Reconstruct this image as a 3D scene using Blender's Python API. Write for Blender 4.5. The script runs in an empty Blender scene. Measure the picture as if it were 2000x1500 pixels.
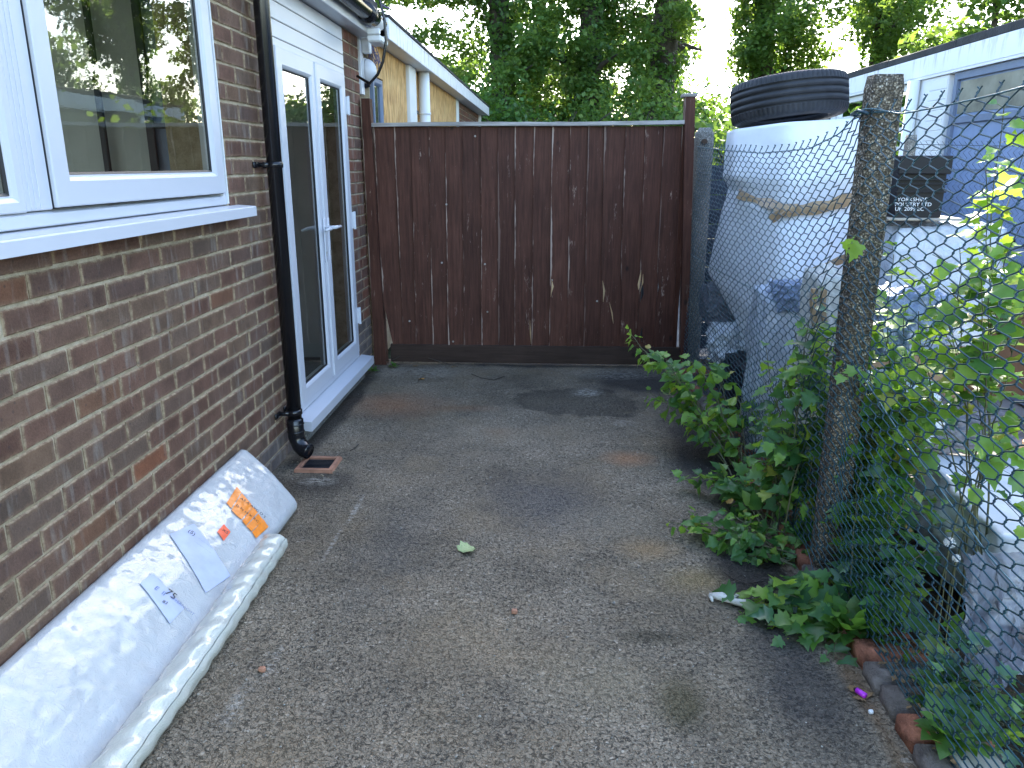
import bpy, bmesh, math, random
import numpy as np
from mathutils import Vector, Matrix, noise, Euler
from math import radians as R, sin, cos, pi, tan

# ------------------------------------------------------------------ camera, world, sun, exposure
scene = bpy.context.scene
col = scene.collection
F, U0, V0, H = 1510.0, 1080.0, 322.0, 1.5
PITCH = math.atan((750 - V0) / F)
YAW = math.atan((U0 - 1000) / F * cos(PITCH))
cam_d = bpy.data.cameras.new('camera')
cam = bpy.data.objects.new('camera', cam_d)
col.objects.link(cam)
cam_d.sensor_width = 36.0
cam_d.lens = F / 2000 * 36.0
cam_d.clip_start = 0.05
cam_d.clip_end = 2000
cam.location = (0, 0, H)
cam.rotation_euler = (pi / 2 - PITCH, 0, YAW)
scene.camera = cam

SUN_AZ, SUN_EL = 8.0, 34.0
world = bpy.data.worlds.new('World')
scene.world = world
world.use_nodes = True
wn = world.node_tree
sky = wn.nodes.new('ShaderNodeTexSky')
sky.sky_type = 'NISHITA'
sky.sun_disc = False
sky.sun_elevation = R(SUN_EL)
sky.sun_rotation = R(SUN_AZ)
sky.air_density = 1.0
sky.dust_density = 1.0
wn.links.new(sky.outputs[0], wn.nodes['Background'].inputs[0])
wn.nodes['Background'].inputs[1].default_value = 0.15

sd = bpy.data.lights.new('sun', 'SUN')
sd.energy = 4.0
sd.angle = R(0.5)
sd.color = (1.0, 0.93, 0.82)
so = bpy.data.objects.new('sun', sd)
col.objects.link(so)
sunv = Vector((sin(R(SUN_AZ)) * cos(R(SUN_EL)), cos(R(SUN_AZ)) * cos(R(SUN_EL)), sin(R(SUN_EL))))
so.rotation_euler = sunv.to_track_quat('Z', 'Y').to_euler()
so.location = (0, 0, 30)

vs = scene.view_settings
vs.view_transform = 'Standard'
vs.look = 'None'
vs.gamma = 1.0
vs.exposure = 2.82
try:
    vs.use_curve_mapping = False
except Exception:
    pass
scene.cycles.max_bounces = 8
scene.cycles.transparent_max_bounces = 12

rng = random.Random(7)
nr = np.random.default_rng(11)

# ------------------------------------------------------------------ surveying helpers (photo pixel -> point on a known plane)
_fw = Vector((-sin(YAW) * cos(PITCH), cos(YAW) * cos(PITCH), -sin(PITCH)))
_rt = Vector((cos(YAW), sin(YAW), 0))
_up = _rt.cross(_fw)
CAMP = Vector((0, 0, H))

def on(u, v, ax, val):
    d = _fw * F + _rt * (u - 1000) - _up * (v - 750)
    return CAMP + d * ((val - CAMP[ax]) / d[ax])

def onX(u, v, x): return on(u, v, 0, x)
def onY(u, v, y): return on(u, v, 1, y)
def onZ(u, v, z=0.0): return on(u, v, 2, z)

# ------------------------------------------------------------------ object helpers
def meta(o, label=None, cat=None, group=None, kind=None):
    if label: o['label'] = label
    if cat: o['category'] = cat
    if group: o['group'] = group
    if kind: o['kind'] = kind
    return o

def thing(name, label, cat, loc=(0, 0, 0), group=None, rot=(0, 0, 0)):
    o = bpy.data.objects.new(name, None)
    o.empty_display_size = 0.1
    col.objects.link(o)
    o.location = loc
    o.rotation_euler = rot
    return meta(o, label, cat, group)

def link(name, me, parent=None, loc=None, rot=None, scale=None):
    o = bpy.data.objects.new(name, me)
    col.objects.link(o)
    if parent: o.parent = parent
    if loc is not None: o.location = loc
    if rot is not None: o.rotation_euler = rot
    if scale is not None: o.scale = scale
    return o

class MB:
    """collects geometry in world (or local) coordinates"""
    def __init__(s, off=(0, 0, 0)):
        s.v = []; s.f = []; s.o = Vector(off)
    def add(s, vs, fs):
        b = len(s.v)
        s.v += [tuple(Vector(p) - s.o) for p in vs]
        s.f += [tuple(i + b for i in f) for f in fs]
        return s
    def box(s, a, b, c=0.0):
        x0, y0, z0 = [min(a[i], b[i]) for i in range(3)]
        x1, y1, z1 = [max(a[i], b[i]) for i in range(3)]
        if c <= 0:
            vs_ = [(x0, y0, z0), (x1, y0, z0), (x1, y1, z0), (x0, y1, z0), (x0, y0, z1), (x1, y0, z1), (x1, y1, z1), (x0, y1, z1)]
            return s.add(vs_, [(0, 3, 2, 1), (4, 5, 6, 7), (0, 1, 5, 4), (1, 2, 6, 5), (2, 3, 7, 6), (3, 0, 4, 7)])
        bm = bmesh.new()
        bmesh.ops.create_cube(bm, size=1.0)
        for v in bm.verts:
            v.co = Vector(((x0 + x1) / 2 + v.co.x * (x1 - x0), (y0 + y1) / 2 + v.co.y * (y1 - y0), (z0 + z1) / 2 + v.co.z * (z1 - z0)))
        bmesh.ops.bevel(bm, geom=list(bm.edges), offset=c, segments=1, affect='EDGES', profile=0.5)
        bm.verts.index_update()
        s.add([v.co.copy() for v in bm.verts], [[v.index for v in f.verts] for f in bm.faces])
        bm.free()
        return s
    def tube(s, pts, r, n=8, cap=True):
        pts = [Vector(p) for p in pts]
        rs = r if isinstance(r, (list, tuple)) else [r] * len(pts)
        rings = []
        up = None
        for i, p in enumerate(pts):
            t = (pts[min(i + 1, len(pts) - 1)] - pts[max(i - 1, 0)])
            if t.length < 1e-9: t = Vector((0, 0, 1))
            t.normalize()
            if up is None:
                up = Vector((0, 0, 1)) if abs(t.z) < 0.9 else Vector((1, 0, 0))
            a = t.cross(up)
            if a.length < 1e-6: a = t.orthogonal()
            a.normalize(); b = a.cross(t).normalized(); up = b
            rings.append([p + (a * cos(2 * pi * k / n) + b * sin(2 * pi * k / n)) * rs[i] for k in range(n)])
        vs_ = [q for ring in rings for q in ring]
        fs = []
        for i in range(len(rings) - 1):
            for k in range(n):
                k2 = (k + 1) % n
                fs.append((i * n + k, i * n + k2, (i + 1) * n + k2, (i + 1) * n + k))
        if cap:
            fs.append(tuple(range(n)))
            fs.append(tuple((len(rings) - 1) * n + k for k in reversed(range(n))))
        return s.add(vs_, fs)
    def grid(s, fn, nu, nv, closed_u=False):
        vs_ = [fn(i / nu, j / nv) for j in range(nv + 1) for i in range(nu + 1)]
        fs = [(j * (nu + 1) + i, j * (nu + 1) + i + 1, (j + 1) * (nu + 1) + i + 1, (j + 1) * (nu + 1) + i) for j in range(nv) for i in range(nu)]
        return s.add(vs_, fs)
    def mesh(s, name, mat, smooth=False, fix=True):
        me = bpy.data.meshes.new(name)
        me.from_pydata(s.v, [], s.f)
        if fix:
            bm = bmesh.new(); bm.from_mesh(me)
            bmesh.ops.recalc_face_normals(bm, faces=bm.faces)
            bm.to_mesh(me); bm.free()
        if smooth:
            me.polygons.foreach_set('use_smooth', [True] * len(me.polygons))
        if mat: me.materials.append(mat)
        me.update()
        return me
    def build(s, name, mat, parent=None, smooth=False, fix=True):
        return link(name, s.mesh(name, mat, smooth, fix), parent)

def np_mesh(name, V, Fc, mat, smooth=False):
    me = bpy.data.meshes.new(name)
    V = np.asarray(V, dtype=np.float32); Fc = np.asarray(Fc, dtype=np.int32)
    k = Fc.shape[1]
    me.vertices.add(len(V)); me.vertices.foreach_set('co', V.ravel())
    me.loops.add(Fc.size); me.loops.foreach_set('vertex_index', Fc.ravel())
    me.polygons.add(len(Fc))
    me.polygons.foreach_set('loop_start', np.arange(0, Fc.size, k, dtype=np.int32))
    me.polygons.foreach_set('loop_total', np.full(len(Fc), k, dtype=np.int32))
    if smooth: me.polygons.foreach_set('use_smooth', np.ones(len(Fc), dtype=bool))
    me.materials.append(mat)
    me.update(calc_edges=True)
    me.validate()
    return me

def fbm(p, s=1.0, o=4, seed=0.0):
    return noise.fractal(Vector(p) * s + Vector((seed, seed * 1.7, -seed)), 1.0, 2.0, o)

# ------------------------------------------------------------------ materials
class M:
    def __init__(s, name):
        s.m = bpy.data.materials.new(name); s.m.use_nodes = True
        s.t = s.m.node_tree; s.N = s.t.nodes; s.L = s.t.links
        s.b = s.N['Principled BSDF']; s.out = s.N['Material Output']
    def n(s, typ, **kw):
        x = s.N.new(typ)
        for k, v in kw.items():
            if k.startswith('i_'):
                key = k[2:]
                key = int(key) if key.isdigit() else key.replace('_', ' ')
                x.inputs[key].default_value = v
            else: setattr(x, k, v)
        return x
    def l(s, a, b): s.L.new(a, b)
    def coord(s, kind='Object', scale=(1, 1, 1), rnd=0.0, geo=False):
        if geo:
            src = s.n('ShaderNodeNewGeometry').outputs['Position']
        else:
            src = s.n('ShaderNodeTexCoord').outputs[kind]
        mp = s.n('ShaderNodeMapping'); mp.inputs['Scale'].default_value = scale
        s.l(src, mp.inputs[0])
        if rnd:
            oi = s.n('ShaderNodeObjectInfo')
            mul = s.n('ShaderNodeMath', operation='MULTIPLY'); mul.inputs[1].default_value = rnd
            s.l(oi.outputs['Random'], mul.inputs[0])
            cb = s.n('ShaderNodeCombineXYZ')
            for i in range(3): s.l(mul.outputs[0], cb.inputs[i])
            s.l(cb.outputs[0], mp.inputs['Location'])
        return mp.outputs[0]
    def noise(s, vec, scale, detail=4, rough=0.55, dist=0.0):
        x = s.n('ShaderNodeTexNoise'); x.inputs['Scale'].default_value = scale; x.inputs['Detail'].default_value = detail
        x.inputs['Roughness'].default_value = rough; x.inputs['Distortion'].default_value = dist
        s.l(vec, x.inputs['Vector']); return x.outputs['Fac']
    def vor(s, vec, scale, feature='F1', out='Distance', rand=1.0):
        x = s.n('ShaderNodeTexVoronoi', feature=feature); x.inputs['Scale'].default_value = scale
        x.inputs['Randomness'].default_value = rand
        s.l(vec, x.inputs['Vector']); return x.outputs[out]
    def ramp(s, fac, stops, interp='LINEAR'):
        x = s.n('ShaderNodeValToRGB'); cr = x.color_ramp; cr.interpolation = interp
        while len(cr.elements) > 1: cr.elements.remove(cr.elements[-1])
        for i, (p, c) in enumerate(stops):
            c = (c, c, c) if isinstance(c, (int, float)) else c
            e = cr.elements[0] if i == 0 else cr.elements.new(p)
            e.position = p; e.color = (*c, 1)
        s.l(fac, x.inputs[0]); return x.outputs[0]
    def mix(s, fac, a, b, mode='MIX'):
        x = s.n('ShaderNodeMix', data_type='RGBA', blend_type=mode)
        for idx, val in ((0, fac), (6, a), (7, b)):
            if isinstance(val, (int, float)): x.inputs[idx].default_value = val
            elif isinstance(val, tuple): x.inputs[idx].default_value = (*val, 1)
            else: s.l(val, x.inputs[idx])
        return x.outputs[2]
    def math(s, op, a, b=0.0):
        x = s.n('ShaderNodeMath', operation=op)
        for i, val in enumerate((a, b)):
            if isinstance(val, (int, float)): x.inputs[i].default_value = val
            else: s.l(val, x.inputs[i])
        return x.outputs[0]
    def bump(s, h, strength=0.3, dist=0.01, prev=None):
        x = s.n('ShaderNodeBump'); x.inputs['Strength'].default_value = strength; x.inputs['Distance'].default_value = dist
        s.l(h, x.inputs['Height'])
        if prev is not None: s.l(prev, x.inputs['Normal'])
        return x.outputs[0]
    def fin(s, color=None, rough=None, normal=None, **kw):
        for key, val in (('Base Color', color), ('Roughness', rough), ('Normal', normal)):
            if val is None: continue
            if isinstance(val, (int, float)): s.b.inputs[key].default_value = val
            elif isinstance(val, tuple): s.b.inputs[key].default_value = (*val, 1)
            else: s.l(val, s.b.inputs[key])
        for k, v in kw.items():
            s.b.inputs[k.replace('_', ' ')].default_value = v
        return s.m

def simple(name, c, rough=0.5, var=0.12, scale=20, bump=0.1, bdist=0.002, rnd=3.0, geo=False, **kw):
    m = M(name); v = m.coord('Object', rnd=rnd, geo=geo)
    n1 = m.noise(v, scale, 5)
    lo = tuple(x * (1 - var * 1.6) for x in c); hi = tuple(min(1, x * (1 + var)) for x in c)
    n2 = m.noise(v, scale * 7, 4)
    return m.fin(m.ramp(n1, [(0.3, lo), (0.7, hi)]), rough, m.bump(n2, bump, bdist), **kw)

MAT = {}
# brick
def brick_mat(name, stops, mort=(0.46, 0.365, 0.235), smear=1.0):
    m = M(name)
    oi = m.n('ShaderNodeObjectInfo')
    isl = m.n('ShaderNodeNewGeometry').outputs['Random Per Island']
    rr = m.math('FRACT', m.math('ADD', oi.outputs['Random'], isl))
    base = m.ramp(rr, stops)
    p = m.coord(geo=True)
    n1 = m.noise(p, 9, 4)
    base = m.mix(0.55, base, m.ramp(n1, [(0.3, 0.45), (0.7, 1.35)]), 'MULTIPLY')
    pv = m.coord(geo=True, scale=(1, 1, 0.15))
    band = m.noise(pv, 22, 3)
    base = m.mix(m.ramp(band, [(0.56, 0.0), (0.70, 0.55)]), base, (0.34, 0.31, 0.29))
    fine = m.noise(p, 160, 4, 0.7)
    base = m.mix(0.5, base, m.ramp(fine, [(0.3, 0.65), (0.7, 1.3)]), 'MULTIPLY')
    base = m.mix(1.0, base, (0.78, 0.73, 0.65), 'MULTIPLY')
    # tan mortar smeared over the arrises
    g = m.n('ShaderNodeTexCoord').outputs['Generated']
    sp = m.n('ShaderNodeSeparateXYZ'); m.l(g, sp.inputs[0])
    ey = m.math('ABSOLUTE', m.math('SUBTRACT', sp.outputs[1], 0.5))
    ez = m.math('ABSOLUTE', m.math('SUBTRACT', sp.outputs[2], 0.5))
    ey = m.math('ADD', m.math('MULTIPLY', m.math('SUBTRACT', ey, 0.5), 3.0), 0.5)
    e = m.math('MAXIMUM', ey, ez)
    e = m.math('ADD', e, m.math('MULTIPLY', m.math('SUBTRACT', m.noise(p, 40, 5, 0.7), 0.5), 0.34))
    base = m.mix(m.ramp(e, [(0.26, 0.0), (0.46, 0.5 * smear)]), base, (0.225, 0.14, 0.085))
    fac = m.ramp(e, [(0.42, 0.0), (0.53, 0.8 * smear)])
    base = m.mix(fac, base, mort)
    bl = m.vor(p, 26, out='Distance')
    spl = m.ramp(bl, [(0.06, 0.5), (0.16, 0.0)])
    base = m.mix(spl, base, (0.05, 0.04, 0.04))
    nb = m.bump(m.noise(p, 120, 5, 0.7), 0.6, 0.004)
    nb = m.bump(m.noise(p, 25, 3), 0.4, 0.006, nb)
    return m.fin(base, 0.9, nb)

MAT['brick'] = brick_mat('brick', [(0.0, (0.165, 0.092, 0.072)), (0.2, (0.20, 0.118, 0.092)), (0.4, (0.14, 0.092, 0.080)),
                                   (0.6, (0.21, 0.13, 0.10)), (0.8, (0.165, 0.12, 0.10)), (0.965, (0.19, 0.125, 0.09)), (1.0, (0.26, 0.11, 0.065))])
MAT['brick_red'] = brick_mat('red_brick', [(0.0, (0.24, 0.10, 0.07)), (0.4, (0.17, 0.11, 0.095)), (0.7, (0.27, 0.12, 0.08)), (1.0, (0.14, 0.105, 0.095))], (0.30, 0.26, 0.21), 0.6)
MAT['brick_grey'] = brick_mat('grey_brick', [(0.0, (0.17, 0.15, 0.15)), (1.0, (0.20, 0.17, 0.17))], (0.24, 0.22, 0.20), 0.8)

m = M('mortar'); p = m.coord(geo=True)
c = m.ramp(m.noise(p, 14, 5, 0.65), [(0.3, (0.30, 0.24, 0.15)), (0.5, (0.43, 0.345, 0.23)), (0.72, (0.57, 0.48, 0.35))])
c = m.mix(0.35, c, m.ramp(m.noise(p, 220, 3), [(0.3, 0.5), (0.7, 1.3)]), 'MULTIPLY')
MAT['mortar'] = m.fin(c, 0.95, m.bump(m.noise(p, 180, 5, 0.7), 0.8, 0.004))

# pvc
def pvc(name, c, rough=0.28):
    m = M(name); p = m.coord(geo=True)
    d = m.noise(p, 6, 5, 0.6)
    cc = m.mix(0.18, c, m.ramp(d, [(0.35, 0.86), (0.65, 1.0)]), 'MULTIPLY')
    return m.fin(cc, rough)
MAT['pvc'] = pvc('white_plastic_frame', (0.58, 0.59, 0.62), 0.34)
MAT['pvc_old'] = pvc('weathered_white_paint', (0.70, 0.71, 0.70), 0.5)
MAT['gasket'] = simple('black_rubber', (0.012, 0.012, 0.014), 0.4, 0.1)
MAT['blackpipe'] = M('black_gloss_plastic').fin((0.008, 0.008, 0.010), 0.22)
MAT['blackplastic'] = simple('black_plastic', (0.006, 0.0065, 0.010), 0.42, 0.2, 8, Specular_IOR_Level=0.25)

# glass : thin, mostly clear, real fresnel reflection with slightly wavy surface
def glass(name, wav):
    m = M(name); p = m.coord(geo=True)
    m.N.remove(m.b)
    nb = m.bump(m.noise(m.coord(geo=True, scale=(1, 0.35, 1.4)), 7, 2, 0.5), wav, 0.01)
    nb = m.bump(m.noise(m.coord(geo=True, scale=(1, 1.0, 7)), 14, 2, 0.5), wav * 0.45, 0.002, nb)
    gl = m.n('ShaderNodeBsdfGlossy'); gl.inputs['Roughness'].default_value = 0.0; gl.inputs['Color'].default_value = (0.95, 0.97, 0.96, 1)
    m.l(nb, gl.inputs['Normal'])
    tr = m.n('ShaderNodeBsdfTransparent'); tr.inputs[0].default_value = (0.86, 0.90, 0.88, 1)
    fr = m.n('ShaderNodeFresnel'); fr.inputs['IOR'].default_value = 1.9
    mx = m.n('ShaderNodeMixShader')
    m.l(fr.outputs[0], mx.inputs[0]); m.l(tr.outputs[0], mx.inputs[1]); m.l(gl.outputs[0], mx.inputs[2])
    m.l(mx.outputs[0], m.out.inputs[0])
    return m.m
MAT['glass'] = glass('window_glass', 0.035)

# asphalt -----------------------------------------------------------------
m = M('asphalt'); p = m.coord(geo=True)
sp = m.n('ShaderNodeSeparateXYZ'); m.l(p, sp.inputs[0])
warp = m.math('ADD', m.math('MULTIPLY', m.noise(p, 1.7, 4, 0.6), 1.3), m.math('SUBTRACT', m.math('MULTIPLY', m.noise(p, 7.0, 4, 0.65), 0.6), 0.45))
def blob(x, y, rx, ry, soft=0.35, amt=1.0, wob=0.6):
    dx = m.math('DIVIDE', m.math('SUBTRACT', sp.outputs[0], x), rx)
    dy = m.math('DIVIDE', m.math('SUBTRACT', sp.outputs[1], y), ry)
    d = m.math('SQRT', m.math('ADD', m.math('MULTIPLY', dx, dx), m.math('MULTIPLY', dy, dy)))
    d = m.math('ADD', d, m.math('MULTIPLY', m.math('SUBTRACT', warp, 0.5), wob))
    return m.ramp(d, [(max(0, 1 - soft) * 0.5, amt), (0.5 * (1 + soft * 0.3), 0.0)]) if False else m.ramp(m.math('MULTIPLY', d, 0.5), [(max(0.0, 1 - soft) * 0.5, amt), (0.5, 0.0)])
cell = m.vor(p, 125, out='Color')
csep = m.n('ShaderNodeSeparateColor'); m.l(cell, csep.inputs[0])
dist = m.vor(p, 125)
dist2 = m.vor(p, 62)
stone = m.ramp(csep.outputs[0], [(0.0, (0.24, 0.20, 0.152)), (0.6, (0.275, 0.23, 0.175)), (0.95, (0.31, 0.262, 0.20)), (1.0, (0.44, 0.39, 0.32))])
big = m.noise(p, 1.6, 5, 0.6)
col_ = m.mix(0.75, stone, m.ramp(big, [(0.32, 0.5), (0.5, 0.9), (0.68, 1.3)]), 'MULTIPLY')
med = m.noise(p, 8.0, 5, 0.65)
col_ = m.mix(0.5, col_, m.ramp(med, [(0.3, 0.72), (0.7, 1.18)]), 'MULTIPLY')
wv = m.n('ShaderNodeTexNoise'); wv.inputs['Scale'].default_value = 60; wv.inputs['Detail'].default_value = 3; m.l(p, wv.inputs['Vector'])
wadd = m.n('ShaderNodeVectorMath', operation='MULTIPLY_ADD'); m.l(wv.outputs['Color'], wadd.inputs[0]); wadd.inputs[1].default_value = (0.012, 0.012, 0.012); m.l(p, wadd.inputs[2])
pw = wadd.outputs[0]
edge = m.vor(pw, 82, feature='DISTANCE_TO_EDGE')
gap = m.ramp(edge, [(0.03, 1.0), (0.20, 0.0)])
gmask = m.ramp(m.noise(p, 38, 4, 0.7), [(0.40, 0.0), (0.52, 1.0)])
pit = m.ramp(m.noise(p, 82, 4, 0.62, 0.8), [(0.37, 1.0), (0.47, 0.0)])
crev = m.math('MULTIPLY', m.math('MAXIMUM', m.math('MULTIPLY', m.math('MULTIPLY', gap, gmask), 0.42), m.math('MULTIPLY', pit, 1.0)), 0.74)
col_ = m.mix(crev, col_, (0.02, 0.019, 0.02))
tan_ = m.ramp(m.noise(p, 2.2, 5, 0.65), [(0.48, 0.0), (0.68, 0.55)])
col_ = m.mix(tan_, col_, (0.26, 0.20, 0.13))
for (x, y, rx, ry, c, a, so_, wo) in [
    (0.21, 4.85, 0.40, 0.36, (0.05, 0.045, 0.038), 0.6, 0.14, 0.9),
    (0.75, 5.4, 0.6, 0.45, (0.03, 0.03, 0.035), 0.8, 0.5, 0.7),
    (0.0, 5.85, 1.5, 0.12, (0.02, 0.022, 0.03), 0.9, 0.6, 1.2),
    (-1.0, 4.75, 0.42, 0.35, (0.30, 0.15, 0.08), 0.7, 0.8, 0.6),
    (-0.55, 4.7, 0.25, 0.10, (0.26, 0.14, 0.075), 0.45, 0.8, 0.6),
    (-0.3, 4.25, 0.15, 0.10, (0.26, 0.15, 0.09), 0.4, 0.8, 0.6),
    (0.42, 3.86, 0.18, 0.14, (0.38, 0.21, 0.12), 0.8, 0.8, 0.6),
    (0.40, 2.86, 0.16, 0.13, (0.32, 0.22, 0.12), 0.7, 0.8, 0.6),
    (0.58, 2.62, 0.20, 0.13, (0.30, 0.22, 0.10), 0.6, 0.8, 0.6),
    (0.85, 4.0, 0.26, 0.9, (0.028, 0.027, 0.03), 0.8, 0.55, 0.6),
    (0.80, 2.6, 0.20, 0.5, (0.025, 0.024, 0.026), 0.85, 0.45, 0.6),  # very dark patch on the tarmac beside the near post
    (0.78, 2.0, 0.22, 0.45, (0.045, 0.045, 0.05), 0.75, 0.6, 0.6),
    (0.39, 1.93, 0.09, 0.15, (0.055, 0.05, 0.022), 0.75, 0.8, 1.2),
    (0.35, 2.25, 0.14, 0.05, (0.05, 0.045, 0.03), 0.6, 0.8, 1.2),
    (0.0, 3.3, 0.35, 0.5, (0.10, 0.10, 0.11), 0.5, 0.9, 1.0), (-0.25, 2.2, 0.35, 0.3, (0.30, 0.23, 0.15), 0.45, 0.9, 1.0), (0.3, 3.1, 0.3, 0.25, (0.30, 0.26, 0.20), 0.4, 0.9, 1.0), (-0.3, 4.2, 0.6, 0.3, (0.28, 0.23, 0.17), 0.4, 0.9, 1.0), (-0.62, 2.9, 0.2, 0.7, (0.12, 0.115, 0.11), 0.4, 0.9, 1.2), (0.15, 2.0, 0.3, 0.2, (0.30, 0.25, 0.17), 0.45, 0.9, 1.0),
    (-1.33, 4.6, 0.10, 1.5, (0.03, 0.028, 0.026), 0.8, 0.5, 0.8),
    (-1.15, 3.45, 0.25, 0.2, (0.05, 0.045, 0.04), 0.7, 0.6, 0.8),
    (0.93, 1.9, 0.05, 1.4, (0.17, 0.10, 0.05), 0.6, 0.7, 1.4)]:
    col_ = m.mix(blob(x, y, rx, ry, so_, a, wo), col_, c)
# pale scuffs by the gate and old chalk / paint marks
sc = m.ramp(m.noise(m.coord(geo=True, scale=(1, 2.2, 1)), 26, 5, 0.75), [(0.46, 0.0), (0.56, 0.9)])
def scuff(x, y, rx, ry, a=1.0):
    return m.math('MULTIPLY', blob(x, y, rx, ry, 0.7, a, 1.2), sc)
for (x, y, rx, ry, a) in [(-0.95, 5.62, 0.55, 0.22, 0.8), (0.25, 5.1, 0.12, 0.12, 1.0), (0.5, 5.6, 0.5, 0.2, 0.6), (-0.87, 3.2, 0.016, 0.22, 1.0), (-0.885, 2.85, 0.012, 0.18, 0.8),
                          (-0.86, 2.06, 0.03, 0.13, 1.0), (-0.89, 1.85, 0.04, 0.14, 0.9), (-1.15, 3.48, 0.12, 0.07, 0.9), (0.95, 1.72, 0.03, 0.08, 1.0), (0.45, 4.45, 0.12, 0.1, 0.4)]:
    col_ = m.mix(scuff(x, y, rx, ry, a), col_, (0.45, 0.42, 0.37))
fl = m.math('MULTIPLY', m.ramp(m.vor(p, 9.0), [(0.018, 1.0), (0.035, 0.0)]), 0.9)
col_ = m.mix(fl, col_, (0.55, 0.53, 0.48))
col_ = m.mix(1.0, col_, (0.93, 0.895, 0.83), 'MULTIPLY')
col_ = m.mix(1.0, col_, m.n('ShaderNodeRGB').outputs[0], 'MULTIPLY') if False else col_
h1 = m.bump(m.math('SUBTRACT', 1.0, crev), 1.0, 0.009, m.bump(m.noise(p, 60, 4, 0.6), 0.7, 0.007))
h2 = m.bump(dist, 0.15, 0.002, h1)
h3 = m.bump(m.noise(p, 4, 3), 0.3, 0.03, h2)
MAT['asphalt'] = m.fin(col_, m.ramp(m.noise(p, 3.0, 4), [(0.35, 0.62), (0.65, 0.85)]), h3)

m = M('soil'); p = m.coord(geo=True)
c = m.ramp(m.noise(p, 18, 6, 0.7), [(0.3, (0.018, 0.014, 0.010)), (0.55, (0.05, 0.036, 0.024)), (0.75, (0.12, 0.085, 0.05))])
MAT['soil'] = m.fin(c, 0.95, m.bump(m.noise(p, 45, 6, 0.75), 1.0, 0.02))
MAT['concrete_yard'] = simple('yard_concrete', (0.16, 0.15, 0.14), 0.9, 0.3, 3, 0.6, 0.004, geo=True)
m = M('grass_ground'); p = m.coord(geo=True)
MAT['grass_ground'] = m.fin(m.ramp(m.noise(p, 2, 6, 0.7), [(0.3, (0.02, 0.03, 0.01)), (0.7, (0.06, 0.075, 0.03))]), 1.0, m.bump(m.noise(p, 20, 5), 1.0, 0.05))

# gate wood
def wood(name, dark, light, wear, amt=1.0, axis=2):
    m = M(name)
    sc_ = [1, 1, 1]; sc_[axis] = 0.06
    v = m.coord('Object', tuple(sc_), rnd=13.0)
    sc2 = [1, 1, 1]; sc2[axis] = 0.22
    v2 = m.coord('Object', tuple(sc2), rnd=7.0)
    v0 = m.coord('Object', rnd=5.0)
    grain = m.noise(v, 60, 6, 0.7)
    oi = m.n('ShaderNodeObjectInfo')
    c = m.ramp(grain, [(0.3, dark), (0.7, light)])
    c = m.mix(1.0, c, m.ramp(oi.outputs['Random'], [(0.0, 0.85), (1.0, 1.18)]), 'MULTIPLY')
    c = m.mix(0.6, c, m.ramp(m.noise(v0, 3.0, 4), [(0.3, 0.65), (0.7, 1.3)]), 'MULTIPLY')
    st = m.ramp(m.noise(v2, 30, 5, 0.75), [(0.61, 0.0), (0.70, 0.8 * amt)])
    mask = m.ramp(m.noise(m.coord('Object', (1, 1, 0.5), rnd=3.0), 4.0, 3), [(0.46, 0.0), (0.62, 1.0)])
    c = m.mix(m.math('MULTIPLY', st, mask), c, wear)
    gs_ = m.n('ShaderNodeSeparateXYZ'); m.l(m.n('ShaderNodeTexCoord').outputs['Generated'], gs_.inputs[0])
    if axis == 2:
        ed = m.math('ADD', gs_.outputs[0], m.math('MULTIPLY', m.math('SUBTRACT', m.noise(v2, 9, 4, 0.7), 0.5), 0.45))
        ed = m.math('MULTIPLY', m.ramp(ed, [(0.015, 0.85 * amt), (0.05, 0.0)]), m.ramp(oi.outputs['Random'], [(0.2, 0.25), (0.6, 1.0)]))
        c = m.mix(ed, c, wear)
    kn = m.ramp(m.vor(m.coord('Object', (1, 1, 0.6), rnd=9.0), 4.2), [(0.03, 0.85), (0.075, 0.0)])
    c = m.mix(kn, c, (0.012, 0.008, 0.007))
    dots = m.ramp(m.vor(v0, 24), [(0.02, 0.7 * amt), (0.045, 0.0)])
    c = m.mix(m.math('MULTIPLY', dots, mask), c, wear)
    nb = m.bump(grain, 0.5, 0.003)
    nb = m.bump(m.noise(m.coord('Object', (0.2, 0.2, 1), rnd=2), 140, 2), 0.15, 0.001, nb)
    return m.fin(c, 0.62, nb)
MAT['gate'] = wood('dark_stained_timber', (0.040, 0.015, 0.010), (0.098, 0.040, 0.026), (0.40, 0.30, 0.24))
MAT['gate_rail'] = wood('stained_gravel_board', (0.024, 0.015, 0.011), (0.046, 0.028, 0.021), (0.12, 0.10, 0.08), 0.4, 0)
MAT['cap'] = wood('weathered_grey_timber', (0.17, 0.15, 0.13), (0.42, 0.38, 0.34), (0.5, 0.46, 0.42), 0.8, 0)
MAT['rawwood'] = wood('raw_split_timber', (0.28, 0.17, 0.08), (0.50, 0.34, 0.18), (0.05, 0.03, 0.02), 0.8)
MAT['lightwood'] = wood('pale_board', (0.38, 0.33, 0.26), (0.52, 0.47, 0.39), (0.3, 0.26, 0.2), 0.6, 1)

m = M('strand_board'); v = m.coord('Object', (1, 1, 0.25), rnd=5)
a = m.noise(v, 28, 3, 0.6, 0.5); b_ = m.vor(m.coord('Object', (1, 1.2, 0.3), rnd=2), 34, out='Color')
bs = m.n('ShaderNodeSeparateColor'); m.l(b_, bs.inputs[0])
c = m.ramp(a, [(0.3, (0.34, 0.17, 0.06)), (0.5, (0.58, 0.34, 0.13)), (0.7, (0.72, 0.48, 0.22))])
c = m.mix(0.6, c, m.ramp(bs.outputs[0], [(0.0, 0.6), (0.5, 1.0), (1.0, 1.25)]), 'MULTIPLY')
MAT['osb'] = m.fin(c, 0.75, m.bump(a, 0.3, 0.003))

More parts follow.
